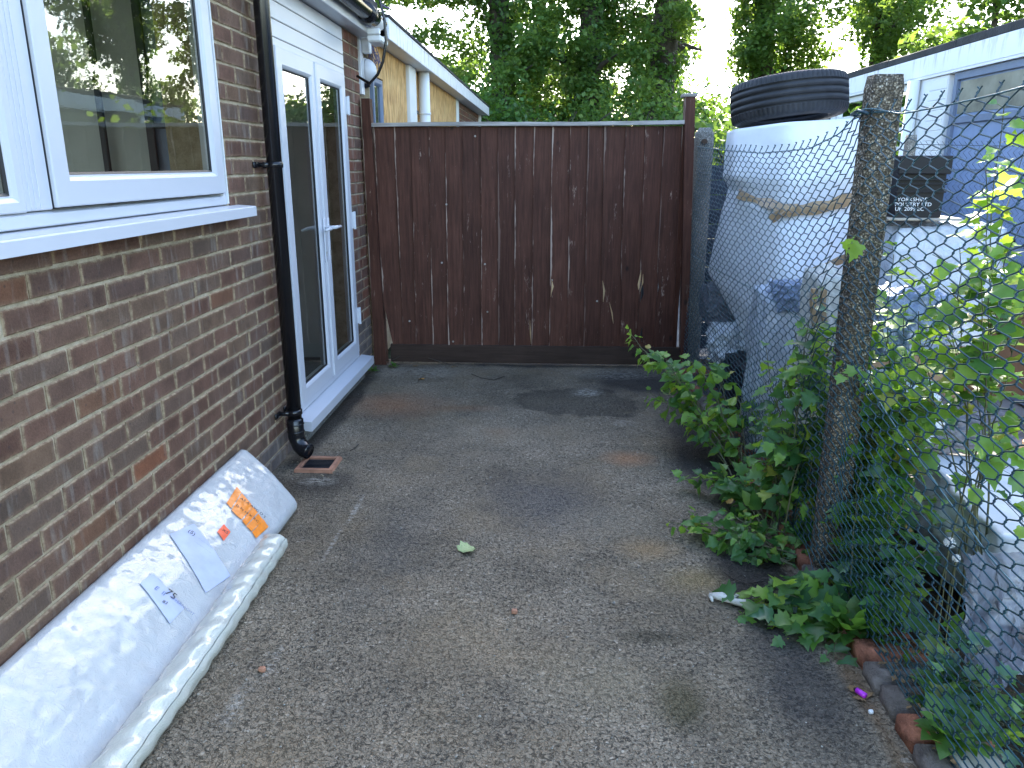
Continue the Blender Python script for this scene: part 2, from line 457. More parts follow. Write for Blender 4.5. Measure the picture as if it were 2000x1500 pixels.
# exposed aggregate concrete
def agg(name, sc1, c0, c1, c2, b=1.0):
    m = M(name); p = m.coord(geo=True)
    ce = m.vor(p, sc1, out='Color'); s2 = m.n('ShaderNodeSeparateColor'); m.l(ce, s2.inputs[0])
    c = m.ramp(s2.outputs[0], [(0.0, c0), (0.55, c1), (0.85, c2), (1.0, (0.55, 0.5, 0.42))])
    d = m.vor(p, sc1)
    c = m.mix(m.ramp(d, [(0.35, 0.0), (0.6, 0.8)]), c, tuple(x * 0.5 for x in c0))
    g = m.noise(p, 5, 4)
    c = m.mix(0.5, c, m.ramp(g, [(0.3, 0.6), (0.7, 1.2)]), 'MULTIPLY')
    return m.fin(c, 0.92, m.bump(m.noise(p, sc1 * 0.7, 4, 0.7), 0.6, 0.004, m.bump(d, b, 0.006)))
MAT['post_near'] = agg('exposed_aggregate_concrete', 150, (0.09, 0.074, 0.056), (0.21, 0.172, 0.125), (0.36, 0.29, 0.205))
MAT['post_far'] = agg('fine_grey_concrete', 190, (0.20, 0.19, 0.165), (0.28, 0.265, 0.23), (0.38, 0.36, 0.32), 0.4)

m = M('mesh_wire_coating'); p = m.coord(geo=True)
MAT['wire'] = m.fin(m.ramp(m.noise(p, 12, 4), [(0.35, (0.006, 0.028, 0.042)), (0.65, (0.012, 0.058, 0.070))]), 0.32)
MAT['wire_light'] = simple('faded_wire_coating', (0.05, 0.13, 0.16), 0.35, 0.2, 30)
MAT['wire_old'] = simple('thin_dull_wire', (0.04, 0.06, 0.07), 0.5, 0.2, 30)

# leaves
def leafmat(name, stops, tr=(0.30, 0.55, 0.04), tf=0.45, rough=0.42, spec=0.5, vein=True):
    m = M(name)
    oi = m.n('ShaderNodeObjectInfo').outputs['Random']
    isl = m.n('ShaderNodeNewGeometry').outputs['Random Per Island']
    rr = m.math('FRACT', m.math('ADD', m.math('MULTIPLY', oi, 7.31), isl))
    c = m.ramp(rr, stops)
    p = m.coord(geo=True)
    c = m.mix(0.4, c, m.ramp(m.noise(p, 45, 3), [(0.3, 0.65), (0.7, 1.3)]), 'MULTIPLY')
    m.b.inputs['Specular IOR Level'].default_value = spec
    m.fin(c, rough)
    t = m.n('ShaderNodeBsdfTranslucent')
    tc = m.mix(0.65, c, tr)
    m.l(tc, t.inputs[0])
    mx = m.n('ShaderNodeMixShader'); mx.inputs[0].default_value = tf
    m.l(m.b.outputs[0], mx.inputs[1]); m.l(t.outputs[0], mx.inputs[2]); m.l(mx.outputs[0], m.out.inputs[0])
    return m.m
MAT['leaf_vine'] = leafmat('shrub_leaf', [(0.0, (0.03, 0.10, 0.03)), (0.35, (0.055, 0.15, 0.04)), (0.6, (0.08, 0.19, 0.06)), (0.85, (0.13, 0.24, 0.07)), (0.97, (0.2, 0.28, 0.05)), (1.0, (0.34, 0.19, 0.04))])
MAT['leaf_sunny'] = leafmat('young_sunlit_leaf', [(0.0, (0.08, 0.20, 0.03)), (0.5, (0.14, 0.29, 0.045)), (0.8, (0.23, 0.37, 0.06)), (0.95, (0.33, 0.40, 0.06)), (1.0, (0.42, 0.22, 0.05))], (0.42, 0.62, 0.04))  # young leaf tips, colour lifted to stand in for sun on them
MAT['leaf_dark'] = leafmat('ivy_leaf', [(0.0, (0.025, 0.075, 0.03)), (0.4, (0.045, 0.115, 0.05)), (0.75, (0.075, 0.16, 0.075)), (1.0, (0.12, 0.21, 0.09))], (0.15, 0.35, 0.04), 0.25, 0.35)
MAT['leaf_weed'] = leafmat('weed_leaf', [(0.0, (0.035, 0.10, 0.02)), (0.5, (0.06, 0.15, 0.03)), (1.0, (0.10, 0.2, 0.04))])
MAT['leaf_tree'] = leafmat('tree_leaf', [(0.0, (0.028, 0.068, 0.018)), (0.4, (0.05, 0.11, 0.028)), (0.8, (0.085, 0.16, 0.04)), (1.0, (0.14, 0.21, 0.05))], (0.34, 0.52, 0.06), 0.44, 0.5, 0.3)
MAT['leaf_treeivy'] = leafmat('tree_ivy_leaf', [(0.0, (0.02, 0.060, 0.012)), (0.5, (0.045, 0.11, 0.022)), (1.0, (0.08, 0.16, 0.035))], (0.30, 0.52, 0.03), 0.32, 0.4, 0.4)
MAT['leaf_dead'] = simple('dead_leaf', (0.20, 0.12, 0.05), 0.8, 0.4, 30)
MAT['bark'] = simple('bark', (0.07, 0.055, 0.042), 0.95, 0.35, 4, 1.0, 0.03, geo=True)
MAT['stem'] = simple('green_brown_stem', (0.10, 0.10, 0.045), 0.7, 0.3, 10)

# plastics
def film(name, c, rough=0.22, sc1=14, st=0.8, d=0.012, tr=0.0, tint=None, coat=0.5):
    m = M(name); p = m.coord(geo=True)
    cr = m.noise(p, sc1, 3, 0.55, 1.6)
    ridge = m.math('ABSOLUTE', m.math('SUBTRACT', cr, 0.5))
    r2 = m.math('ABSOLUTE', m.math('SUBTRACT', m.noise(p, sc1 * 3.1, 3, 0.6, 1.0), 0.5))
    h = m.math('ADD', ridge, m.math('MULTIPLY', r2, 0.4))
    c1 = m.ramp(m.noise(p, 5, 4), [(0.3, tuple(x * 0.86 for x in c)), (0.7, c)])
    nb = m.bump(h, st, d)
    m.fin(c1, rough, nb)
    m.b.inputs['Coat Weight'].default_value = coat
    m.b.inputs['Coat Roughness'].default_value = 0.08
    if tr > 0:
        t = m.n('ShaderNodeBsdfTransparent'); mx = m.n('ShaderNodeMixShader'); mx.inputs[0].default_value = tr
        m.l(m.b.outputs[0], mx.inputs[1]); m.l(t.outputs[0], mx.inputs[2]); m.l(mx.outputs[0], m.out.inputs[0])
    return m.m
MAT['foam'] = film('white_foam_wrap', (0.72, 0.73, 0.74), 0.35, 22, 0.7, 0.007)
MAT['bubble'] = film('white_bubble_wrap', (0.50, 0.51, 0.50), 0.24, 38, 0.9, 0.006, coat=0.55)
MAT['bubble_roll'] = film('cream_foam_roll', (0.58, 0.58, 0.50), 0.25, 40, 0.9, 0.006, coat=0.7)
MAT['whitewrap'] = film('white_wrap_sheet', (0.76, 0.78, 0.82), 0.4, 5, 0.12, 0.008, coat=0.1)
MAT['whitebag'] = film('white_bag', (0.72, 0.75, 0.78), 0.3, 14, 1.0, 0.03)
MAT['clearsheet'] = film('translucent_polythene', (0.55, 0.60, 0.68), 0.2, 8, 0.9, 0.03, 0.15)
MAT['greysheet'] = film('grey_polythene', (0.15, 0.15, 0.17), 0.38, 6, 0.5, 0.03, 0.22, coat=0.15)
MAT['bluebag'] = film('blue_grey_bag', (0.20, 0.26, 0.38), 0.4, 12, 0.9, 0.03)
MAT['creamcloth'] = film('cream_dust_sheet', (0.52, 0.51, 0.46), 0.7, 7, 0.8, 0.03, coat=0.0)
MAT['brownpaper'] = simple('brown_tape', (0.36, 0.24, 0.13), 0.35, 0.15, 25)
MAT['cardboard'] = simple('brown_board', (0.135, 0.075, 0.045), 0.8, 0.2, 6)
MAT['cardboard_light'] = simple('cardboard', (0.34, 0.22, 0.13), 0.85, 0.15, 6)
MAT['orange'] = simple('orange_tape', (0.90, 0.25, 0.02), 0.35, 0.08, 40)
MAT['redorange'] = simple('red_sticker', (0.90, 0.12, 0.04), 0.45, 0.08, 40)
MAT['paper'] = simple('label_paper', (0.46, 0.50, 0.66), 0.5, 0.1, 12)
MAT['ink'] = simple('black_ink', (0.02, 0.02, 0.03), 0.6, 0.05)
MAT['inkblue'] = simple('grey_blue_print', (0.16, 0.20, 0.34), 0.6, 0.05)
MAT['whiteink'] = simple('white_print', (0.75, 0.76, 0.78), 0.6, 0.05)
MAT['rubber'] = simple('tyre_rubber', (0.028, 0.028, 0.031), 0.62, 0.25, 10, 0.3, 0.002)
MAT['terracotta'] = simple('terracotta', (0.36, 0.17, 0.10), 0.8, 0.25, 18, 0.6, 0.003)
MAT['iron'] = simple('dark_grate', (0.012, 0.013, 0.017), 0.4, 0.2)
MAT['kerb_red'] = simple('kerb_brick_red', (0.27, 0.11, 0.065), 0.9, 0.4, 22, 1.0, 0.006, geo=True)
MAT['kerb_grey'] = simple('kerb_brick_grey', (0.17, 0.145, 0.125), 0.9, 0.3, 22, 1.0, 0.006, geo=True)
MAT['stone'] = simple('stone', (0.26, 0.21, 0.14), 0.9, 0.3, 20, 0.6, 0.004)
MAT['felt'] = simple('roof_felt', (0.035, 0.035, 0.038), 0.9, 0.3, 8, 0.6, 0.01, geo=True)
def garage_paint(name, c):
    m = M(name); p = m.coord(geo=True)
    st_ = m.noise(m.coord(geo=True, scale=(1, 1, 0.2)), 9, 5, 0.65)
    cc = m.mix(0.6, c, m.ramp(st_, [(0.3, 0.78), (0.7, 1.08)]), 'MULTIPLY')
    return m.fin(cc, 0.5, m.bump(m.noise(p, 30, 3), 0.1, 0.003))
MAT['blue'] = garage_paint('blue_grey_paint', (0.20, 0.27, 0.42))
MAT['bluedark'] = garage_paint('dull_blue_frame', (0.14, 0.18, 0.26))
MAT['olive'] = garage_paint('olive_beige_paint', (0.20, 0.19, 0.14))
m = M('stained_white_fascia'); p = m.coord(geo=True)
st_ = m.noise(m.coord(geo=True, scale=(1, 1, 0.18)), 16, 5, 0.7)
bandz = m.n('ShaderNodeSeparateXYZ'); m.l(p, bandz.inputs[0])
hz = m.ramp(m.math('SUBTRACT', bandz.outputs[2], 1.8), [(0.42, 0.15), (0.54, 1.0)])
cc = m.mix(m.math('MULTIPLY', m.ramp(st_, [(0.52, 0.0), (0.68, 0.75)]), hz), (0.72, 0.74, 0.76), (0.22, 0.21, 0.20))
MAT['fascia'] = m.fin(cc, 0.5, m.bump(st_, 0.1, 0.002))
MAT['room'] = simple('room_wall', (0.58, 0.59, 0.57), 0.9, 0.1, 3)
MAT['roomdark'] = simple('dark_room_frame', (0.03, 0.032, 0.04), 0.6, 0.1, 3)
MAT['darkfence'] = simple('dark_grey_panel', (0.05, 0.058, 0.075), 0.7, 0.3, 6)
MAT['carpet'] = simple('room_floor', (0.05, 0.048, 0.05), 0.95, 0.2, 20)

for k_, v_ in (('brick', .15), ('brick_red', .15), ('brick_grey', .15), ('mortar', .1), ('asphalt', .18), ('gate', .16), ('gate_rail', .15), ('soil', .1), ('post_near', .15), ('post_far', .15), ('cap', .2),
               ('kerb_red', .15), ('kerb_grey', .15), ('cardboard', .15), ('cardboard_light', .15), ('darkfence', .2), ('osb', .2), ('rubber', .35)):
    MAT[k_].node_tree.nodes['Principled BSDF'].inputs['Specular IOR Level'].default_value = v_
# ------------------------------------------------------------------ text helper
def text_geo(body, size=1.0):
    cu = bpy.data.curves.new('text', 'FONT'); cu.body = body; cu.size = size
    cu.align_x = 'LEFT'; cu.resolution_u = 2
    o = bpy.data.objects.new('text', cu); col.objects.link(o)
    bpy.context.view_layer.update()
    me = bpy.data.meshes.new_from_object(o.evaluated_get(bpy.context.evaluated_depsgraph_get()))
    vs_ = [v.co.copy() for v in me.vertices]; fs = [tuple(p_.vertices) for p_ in me.polygons]
    bpy.data.objects.remove(o); bpy.data.meshes.remove(me); bpy.data.curves.remove(cu)
    return vs_, fs

# ================================================================== GROUND
def sheet(name, x0, x1, y0, y1, z, mat, nx=1, ny=1):
    mb = MB(); mb.grid(lambda a, b: (x0 + (x1 - x0) * a, y0 + (y1 - y0) * b, z), nx, ny)
    return meta(mb.build(name, mat, fix=False), kind='structure')
sheet('ground', -600, 600, -600, 600, -0.06, MAT['grass_ground'])
# driveway, very slightly uneven
mb = MB()
mb.grid(lambda a, b: (-1.42 + 2.42 * a, -4 + 9.98 * b, 0.004 * fbm((-1.42 + 2.42 * a, -4 + 9.98 * b, 0), 1.3, 3)), 60, 240)
meta(mb.build('driveway', MAT['asphalt'], smooth=True, fix=False), kind='structure')
mb = MB()
mb.grid(lambda a, b: (0.99 + 0.75 * a, -2 + 8.1 * b, 0.0 + 0.03 * max(0, fbm((a * 0.75, b * 8.1, 0), 4, 4)) * min(1, a * 6)), 40, 260)
meta(mb.build('verge', MAT['soil'], smooth=True, fix=False), kind='structure')
sheet('yard', 1.72, 3.3, -4, 14, 0.0, MAT['concrete_yard'])
sheet('back_garden', -1.3, 1.70, 6.15, 16, -0.03, MAT['concrete_yard'])

# ================================================================== HOUSE (left)
WX = -1.39
CH = 0.0765
BL = 0.2405
J = 0.0095
house = thing('brick_house', 'brown brick house wall on the left with white plastic window and glazed double doors', 'house', (WX, 3.5, 0))
HO = Vector((WX, 3.5, 0))
WIN = (0.2, 3.345, 17 * CH + 0.002, 2.372)
DOOR = (4.03, 5.43, 0.0, 2.372)
mb = MB(HO)
xo, xi = WX - 0.007, WX - 0.24
def wb(y0, y1, z0, z1): mb.box((xi, y0, z0), (xo, y1, z1))
wb(-3.0, DOOR[0], -0.05, WIN[2]); wb(-3.0, WIN[0], WIN[2], 2.44); wb(WIN[1], DOOR[0], WIN[2], 2.44)
wb(DOOR[1], 5.86, -0.05, 2.44); wb(DOOR[0], DOOR[1], -0.05, 0.10)
mb.box((-5.6, -3.0, -0.05), (-5.4, 5.86, 0.7)); mb.box((-5.6, 3.4, 0.7), (-5.4, 4.0, 2.44)); mb.box((-5.6, -3.0, 0.7), (-5.4, -2.6, 2.44)); mb.box((-5.6, 5.4, 0.7), (-5.4, 5.86, 2.44)); mb.box((-5.4, 5.66, -0.05), (xi, 5.86, 2.44)); mb.box((-5.4, -3.0, -0.05), (xi, -2.8, 2.44))  # openings in the unseen back wall, added to brighten the room
mb.build('wall', MAT['mortar'], house)

def brick_mesh(L, seed, mat, hgt=None):
    r = random.Random(seed)
    hh = (CH - J) / 2 if hgt is None else hgt; l2 = (L - J) / 2; c = 0.004; dp = 0.02
    def jit(a): return a + r.uniform(-0.0022, 0.0022)
    back = [(-dp, -l2, -hh), (-dp, l2, -hh), (-dp, l2, hh), (-dp, -l2, hh)]
    mid = [(-c, jit(-l2), jit(-hh)), (-c, jit(l2), jit(-hh)), (-c, jit(l2), jit(hh)), (-c, jit(-l2), jit(hh))]
    fr = [(0 + r.uniform(-0.001, 0.001), y * 0.975 if abs(y) > 0.06 else y * 0.93, z * 0.88) for (_, y, z) in mid]
    # extra midpoints on the front to make long edges uneven
    vs_ = back + mid + fr
    fs = []
    for a, b in ((0, 4), (4, 8)):
        for k in range(4):
            fs.append((a + k, a + (k + 1) % 4, b + (k + 1) % 4, b + k))
    fs.append((8, 9, 10, 11))
    m_ = MB(); m_.add(vs_, fs)
    return m_.mesh('brick', mat)
_bm = {}
def get_brick(L, mat, v):
    k = (round(L, 3), mat, v)
    if k not in _bm: _bm[k] = brick_mesh(L, hash(k) & 0xffff if False else int(L * 1000) * 7 + v * 31 + len(mat), MAT[mat])
    return _bm[k]
bricks = []      # (dist, L, loc, mat)
def course(k, y0, y1, mat='brick', first=None):
    """bricks between y0 and y1, laid back from y1"""
    z = (k + 0.5) * CH
    y = y1
    step = first if first else (BL if k % 2 == 0 else BL / 2)
    L = step
    while y > y0 + 0.03:
        LL = min(L, y - y0)
        if y - y0 - LL < 0.035 and LL < y - y0: LL = y - y0
        if LL > 0.05 and y > 1.2:
            bricks.append((y - LL / 2 - 0, LL, Vector((WX + rng.uniform(-0.0015, 0.0015), y - LL / 2, z + rng.uniform(-0.001, 0.001))), mat))
        y -= LL
        L = BL
for k in range(0, 17):
    course(k, -2.9, DOOR[0] - 0.003, 'brick_grey' if k < 2 else 'brick')
for k in range(17, 31):
    # jamb between window and door, with closers
    course(k, WIN[1] + 0.008, DOOR[0] - 0.003, 'brick', first=(BL if k % 2 == 0 else BL * 0.5))
for k in range(0, 31):
    course(k, DOOR[1] + 0.006, 5.845, 'brick_red' if k > 4 else 'brick_grey', first=(BL if k % 2 else BL * 0.75))
def seen(b):
    y, L, loc, mt = b
    d = (loc - CAMP); k = d.dot(_fw)
    u = 1000 + F * d.dot(_rt) / k; v = 750 - F * d.dot(_up) / k
    return -60 < u < 2060 and -40 < v < 1540, L / k / k
vis = sorted([b for b in bricks if seen(b)[0]], key=lambda b: -seen(b)[1])
mbr = {}
for i, b in enumerate(vis):
    y, L, loc, mt = b
    if i < 300:
        link('brick', get_brick(L, mt, rng.randrange(5)), house, loc - HO)
    else:
        q = mbr.setdefault(mt, MB())
        me = get_brick(L, mt, rng.randrange(5))
        q.add([v.co + (loc - HO) for v in me.vertices], [tuple(p_.vertices) for p_ in me.polygons])
for mt, q in mbr.items():
    meta(q.build('further_bricks', MAT[mt], house), kind='stuff')

# mitred frame: profile = [(inset, x)] from outside edge to inside edge
def frame_ring(mb_, y0, y1, z0, z1, prof):
    rings = []
    for (ins, x) in prof:
        rings.append([(x, y0 + ins, z0 + ins), (x, y1 - ins, z0 + ins), (x, y1 - ins, z1 - ins), (x, y0 + ins, z1 - ins)])
    vs_ = [p_ for r_ in rings for p_ in r_]; n = len(rings); fs = []
    for i in range(n):
        j = (i + 1) % n
        for k in range(4):
            k2 = (k + 1) % 4
            fs.append((i * 4 + k, i * 4 + k2, j * 4 + k2, j * 4 + k))
    mb_.add(vs_, fs)
def prof(w, x, depth=0.06, bev=0.018):
    return [(0, x - depth), (0, x - 0.003), (0.004, x), (w - bev, x), (w - bev * 0.4, x - 0.006), (w, x - 0.016), (w, x - depth)]

def child(name, mb_, mat, par, smooth=False):
    """mesh collected in world coords under a part that sits at the house origin"""
    return mb_.build(name, mat, par, smooth)

# ---- window
win = MB(HO)
fx = WX - 0.004
frame_ring(win, WIN[0], 3.34, 1.336, 2.37, [(0, fx - 0.07), (0, fx - 0.004), (0.004, fx), (0.034, fx), (0.040, fx - 0.012), (0.040, fx - 0.07)])
window = child('window', win, MAT['pvc'], house)
w2 = MB(HO); w2.box((fx - 0.07, 2.032, 1.38), (fx + 0.001, 2.145, 2.33), 0.003)
for yy in (2.05, 2.07, 2.09): w2.box((fx, yy, 1.385), (fx + 0.0035, yy + 0.007, 2.325), 0.001)
child('mullion', w2, MAT['pvc'], window)
w3 = MB(HO); frame_ring(w3, 2.15, 3.303, 1.385, 2.33, prof(0.088, fx + 0.014, 0.05)); child('sash', w3, MAT['pvc'], window)
w3 = MB(HO); frame_ring(w3, 0.3, 2.031, 1.378, 2.33, prof(0.045, fx + 0.004, 0.05)); child('glazing_bead', w3, MAT['pvc'], window)
g3 = MB(HO); frame_ring(g3, 2.2375, 3.2155, 1.4725, 2.2425, [(0, fx - 0.008), (0.0, fx + 0.0005), (0.007, fx - 0.003), (0.007, fx - 0.008)])
frame_ring(g3, 0.3445, 1.9865, 1.4225, 2.2855, [(0, fx - 0.018), (0.0, fx - 0.008), (0.007, fx - 0.012), (0.007, fx - 0.018)])
frame_ring(g3, 2.146, 3.307, 1.381, 2.334, [(0.0, fx - 0.02), (0.0, fx + 0.0015), (0.004, fx + 0.0015), (0.004, fx - 0.02)])
child('gasket', g3, MAT['gasket'], window)
def pane(y0, y1, z0, z1, x, par, name='pane'):
    q = MB(HO); q.grid(lambda a, b: (x, y0 + (y1 - y0) * a, z0 + (z1 - z0) * b), 1, 1)
    return child(name, q, MAT['glass'], par)
pane(2.232, 3.222, 1.466, 2.25, fx - 0.006, window); pane(0.34, 1.991, 1.418, 2.29, fx - 0.016, window)
sl = MB(HO)
sl.add([(WX - 0.10, 0.1, 1.337), (WX + 0.075, 0.1, 1.325), (WX + 0.075, 3.45, 1.325), (WX - 0.10, 3.45, 1.337),
        (WX - 0.10, 0.1, 1.325), (WX + 0.055, 0.1, 1.312), (WX + 0.055, 3.45, 1.312), (WX - 0.10, 3.45, 1.325),
        (WX + 0.079, 0.1, 1.321), (WX + 0.079, 3.45, 1.321), (WX + 0.079, 0.1, 1.283), (WX + 0.079, 3.45, 1.283), (WX + 0.06, 0.1, 1.283), (WX + 0.06, 3.45, 1.283)],
       [(0, 1, 2, 3), (1, 8, 9, 2), (8, 10, 11, 9), (10, 12, 13, 11), (12, 5, 6, 13), (5, 4, 7, 6), (4, 0, 3, 7), (0, 4, 5, 1), (3, 2, 6, 7), (1, 5, 12, 10, 8), (2, 9, 11, 13, 6)])
child('sill', sl, MAT['pvc'], window)
bl_ = MB(HO)
for zz, tt in ((1.34, 0),):
    bl_.box((WX - 0.02, 3.34, 1.34), (WX + 0.001, 3.349, 2.37))
child('sealant', bl_, MAT['pvc_old'], window)

# ---- double doors
dx = WX - 0.002
dm = MB(HO); frame_ring(dm, 4.03, 5.43, 0.155, 2.11, [(0, dx - 0.07), (0, dx - 0.003), (0.003, dx), (0.036, dx), (0.042, dx - 0.01), (0.042, dx - 0.07)])
ddoor = child('double_door', dm, MAT['pvc'], house)
for (y0, y1) in ((4.068, 4.728), (4.735, 5.392)):
    q = MB(HO); frame_ring(q, y0, y1, 0.198, 2.072, prof(0.098, dx + 0.012, 0.055)); child('leaf_frame', q, MAT['pvc'], ddoor)
    q = MB(HO); frame_ring(q, y0 + 0.0975, y1 - 0.0975, 0.2955, 1.9745, [(0, dx - 0.012), (0, dx - 0.001), (0.007, dx - 0.005), (0.007, dx - 0.012)])
    child('gasket', q, MAT['gasket'], ddoor)
    pane(y0 + 0.09, y1 - 0.09, 0.288, 1.982, dx - 0.008, ddoor)
q = MB(HO); q.box((dx - 0.02, 4.705, 0.20), (dx + 0.020, 4.755, 2.07), 0.005); child('meeting_stile', q, MAT['pvc'], ddoor)
for zh in (1.88, 1.13, 0.46):
    q = MB(HO); q.box((dx, 5.385, zh - 0.055), (dx + 0.026, 5.432, zh + 0.055), 0.004); q.tube([(dx + 0.024, 5.405, zh - 0.06), (dx + 0.024, 5.405, zh + 0.06)], 0.009, 8)
    child('hinge', q, MAT['pvc'], ddoor)
for (yy, dr) in ((4.69, -1), (4.775, 1)):
    q = MB(HO)
    q.box((dx + 0.012, yy - 0.016, 0.93), (dx + 0.022, yy + 0.016, 1.19), 0.005)
    q.tube([(dx + 0.02, yy, 1.13), (dx + 0.055, yy, 1.13), (dx + 0.062, yy + dr * 0.012, 1.13), (dx + 0.062, yy + dr * 0.13, 1.128)], [0.011, 0.011, 0.011, 0.008], 8)
    child('handle', q, MAT['pvc'], ddoor, True)
    q = MB(HO); q.tube([(dx + 0.02, yy, 0.985), (dx + 0.025, yy, 0.985)], 0.008, 10); q.box((dx + 0.021, yy - 0.002, 0.962), (dx + 0.0245, yy + 0.002, 0.98)); child('lock', q, simple('lock_metal', (0.4, 0.38, 0.34), 0.35, 0.1), ddoor)
q = MB(HO)
q.add([(WX - 0.05, 3.965, 0.155), (WX + 0.085, 3.965, 0.140), (WX + 0.085, 5.50, 0.140), (WX - 0.05, 5.50, 0.155),
       (WX - 0.05, 3.965, 0.10), (WX + 0.085, 3.965, 0.085), (WX + 0.085, 5.50, 0.085), (WX - 0.05, 5.50, 0.10)],
      [(0, 1, 2, 3), (7, 6, 5, 4), (0, 4, 5, 1), (1, 5, 6, 2), (2, 6, 7, 3), (3, 7, 4, 0)])
child('sill', q, MAT['pvc'], ddoor)
q = MB(HO); q.box((WX - 0.05, 4.03, -0.02), (WX + 0.03, 5.43, 0.095), 0.006); q.build('concrete_step', MAT['post_far'], house)
# cladding panel above the doors
for i, (z0, z1) in enumerate(((2.112, 2.195), (2.198, 2.282), (2.285, 2.365))):
    q = MB(HO); q.box((WX - 0.03, 4.03, z0), (WX - 0.001, 5.43, z1), 0.0035); q.build('cladding_board', MAT['pvc'], house)
q = MB(HO); q.box((WX - 0.03, 4.03, 2.08), (WX - 0.004, 5.43, 2.36)); q.build('cladding_backing', MAT['gasket'], house)
# eaves
q = MB(HO); q.box((WX - 0.3, -3.1, 2.372), (WX + 0.098, 5.90, 2.384)); q.build('soffit', MAT['pvc'], house)
q = MB(HO); q.box((WX + 0.098, -3.1, 2.365), (WX + 0.116, 5.90, 2.55), 0.003); q.build('fascia_board', MAT['pvc'], house)
q = MB(HO); q.box((-5.7, -3.2, 2.55), (WX + 0.13, 5.95, 2.60)); q.build('roof', MAT['felt'], house)
gp = []
q = MB(HO)
def gut(a, b):
    an = pi + pi * a
    return (WX + 0.165 + 0.048 * cos(an), -3.1 + 8.95 * b, 2.46 + 0.048 * sin(an))
q.grid(gut, 14, 1)
def gut2(a, b):
    an = pi + pi * a
    return (WX + 0.165 + 0.053 * cos(an), -3.1 + 8.95 * b, 2.459 + 0.053 * sin(an))
q.grid(gut2, 14, 1)
q.tube([(WX + 0.165, 5.4, 2.455), (WX + 0.165, 5.62, 2.455)], 0.060, 18)
q.build('gutter', MAT['blackpipe'], house, True)
q = MB(HO)
q.tube([(WX + 0.165, 5.62, 2.45), (WX + 0.165, 5.78, 2.445)], 0.052, 18, cap=False); q.tube([(WX + 0.165, 5.63, 2.45), (WX + 0.165, 5.78, 2.445)], 0.046, 18)
q.build('cut_waste_pipe', MAT['pvc_old'], house, True)
q = MB(HO); q.box((WX + 0.12, 5.60, 2.30), (WX + 0.22, 5.84, 2.345), 0.01); q.box((WX + 0.125, 5.590, 2.345), (WX + 0.215, 5.62, 2.385), 0.006); q.build('eaves_end_block', MAT['pvc_old'], house)
q = MB(HO); q.box((WX - 0.02, 5.862, 1.99), (WX + 0.012, 5.95, 2.44), 0.003); q.build('corner_trim', MAT['pvc'], house)
# room seen through the glass
q = MB(HO)
q.box((-5.38, -2.78, 0.06), (xi - 0.01, 5.64, 0.10)); rf = q.build('room_floor', MAT['carpet'], house)
q = MB(HO); q.box((-5.38, -2.78, 2.36), (xi - 0.01, 5.64, 2.368)); q.box((-5.36, 5.60, 0.1), (xi - 0.02, 5.64, 2.36)); q.box((-5.36, -2.78, 0.1), (xi - 0.02, -2.74, 2.36))
q.box((-5.36, 3.62, 0.1), (xi - 0.05, 3.70, 2.36))
q.build('room_lining', MAT['room'], house)
q = MB(HO)
for (u, y_) in ((628, 5.58), (655, 5.58), (560, 5.0)):
    x_ = onY(u, 400, y_).x
    q.box((x_, y_ - 0.02, 0.11), (x_ + 0.02, y_, 2.35))
q.build('room_strips', MAT['pvc_old'], house)
q = MB(HO)
for (u, w) in ((203, 0.012), (296, 0.016), (344, 0.013), (378, 0.022), (392, 0.012)):
    x_ = onY(u, 260, 3.60).x
    q.box((x_ - w, 3.585, 0.4), (x_ + w, 3.605, 2.35))
x0_, x1_ = onY(296, 245, 3.6).x, onY(380, 245, 3.6).x
z0_ = onY(330, 246, 3.6).z
q.box((x0_, 3.588, z0_ - 0.012), (x1_, 3.602, z0_ + 0.012))
q.build('room_battens', MAT['roomdark'], house)
q = MB(HO); q.box((x0_, 3.606, 0.3), (xi - 0.06, 3.618, 2.3)); q.build('room_blue_screen', MAT['blue'], house)

# ---- downpipe
dp = thing('drainpipe', 'black round drainpipe running down the brick wall beside the double doors', 'drainpipe', (-1.32, 3.75, 0))
DO = Vector((-1.32, 3.75, 0))
q = MB(DO); q.tube([(-1.32, 3.75, 0.21), (-1.32, 3.75, 2.40), (-1.315, 3.75, 2.50)], 0.036, 24); q.build('pipe', MAT['blackpipe'], dp, True)
q = MB(DO)
q.tube([(-1.32, 3.75, 0.235), (-1.32, 3.75, 0.230), (-1.32, 3.75, 0.228), (-1.32, 3.75, 0.14), (-1.315, 3.75, 0.115), (-1.30, 3.742, 0.088), (-1.275, 3.732, 0.068), (-1.25, 3.722, 0.062)],
       [0.0362, 0.041, 0.0425, 0.0425, 0.042, 0.042, 0.042, 0.041], 24, cap=False)
q.tube([(-1.262, 3.727, 0.066), (-1.2505, 3.7222, 0.0625)], [0.038, 0.038], 24)
q.build('shoe', MAT['blackpipe'], dp, True)
for zc in (0.205, 0.165):
    q = MB(DO); q.tube([(-1.32, 3.75, zc - 0.004), (-1.32, 3.75, zc), (-1.32, 3.75, zc + 0.004)], [0.0425, 0.0465, 0.0425], 24, cap=False); q.build('collar', MAT['blackpipe'], dp, True)
for zb in (1.50, 0.27):
    q = MB(DO)
    q.tube([(-1.32, 3.75, zb - 0.014), (-1.32, 3.75, zb - 0.012), (-1.32, 3.75, zb + 0.012), (-1.32, 3.75, zb + 0.014)], [0.036, 0.0405, 0.0405, 0.036], 24, cap=False)
    q.box((-1.3885, 3.650, zb - 0.014), (-1.380, 3.72, zb + 0.014), 0.002); q.box((-1.384, 3.705, zb - 0.01), (-1.335, 3.716, zb + 0.01), 0.002)
    q.box((-1.384, 3.784, zb - 0.01), (-1.335, 3.795, zb + 0.01), 0.002); q.box((-1.3885, 3.78, zb - 0.014), (-1.380, 3.84, zb + 0.014), 0.002)
    q.build('bracket', MAT['blackpipe'], dp, True)

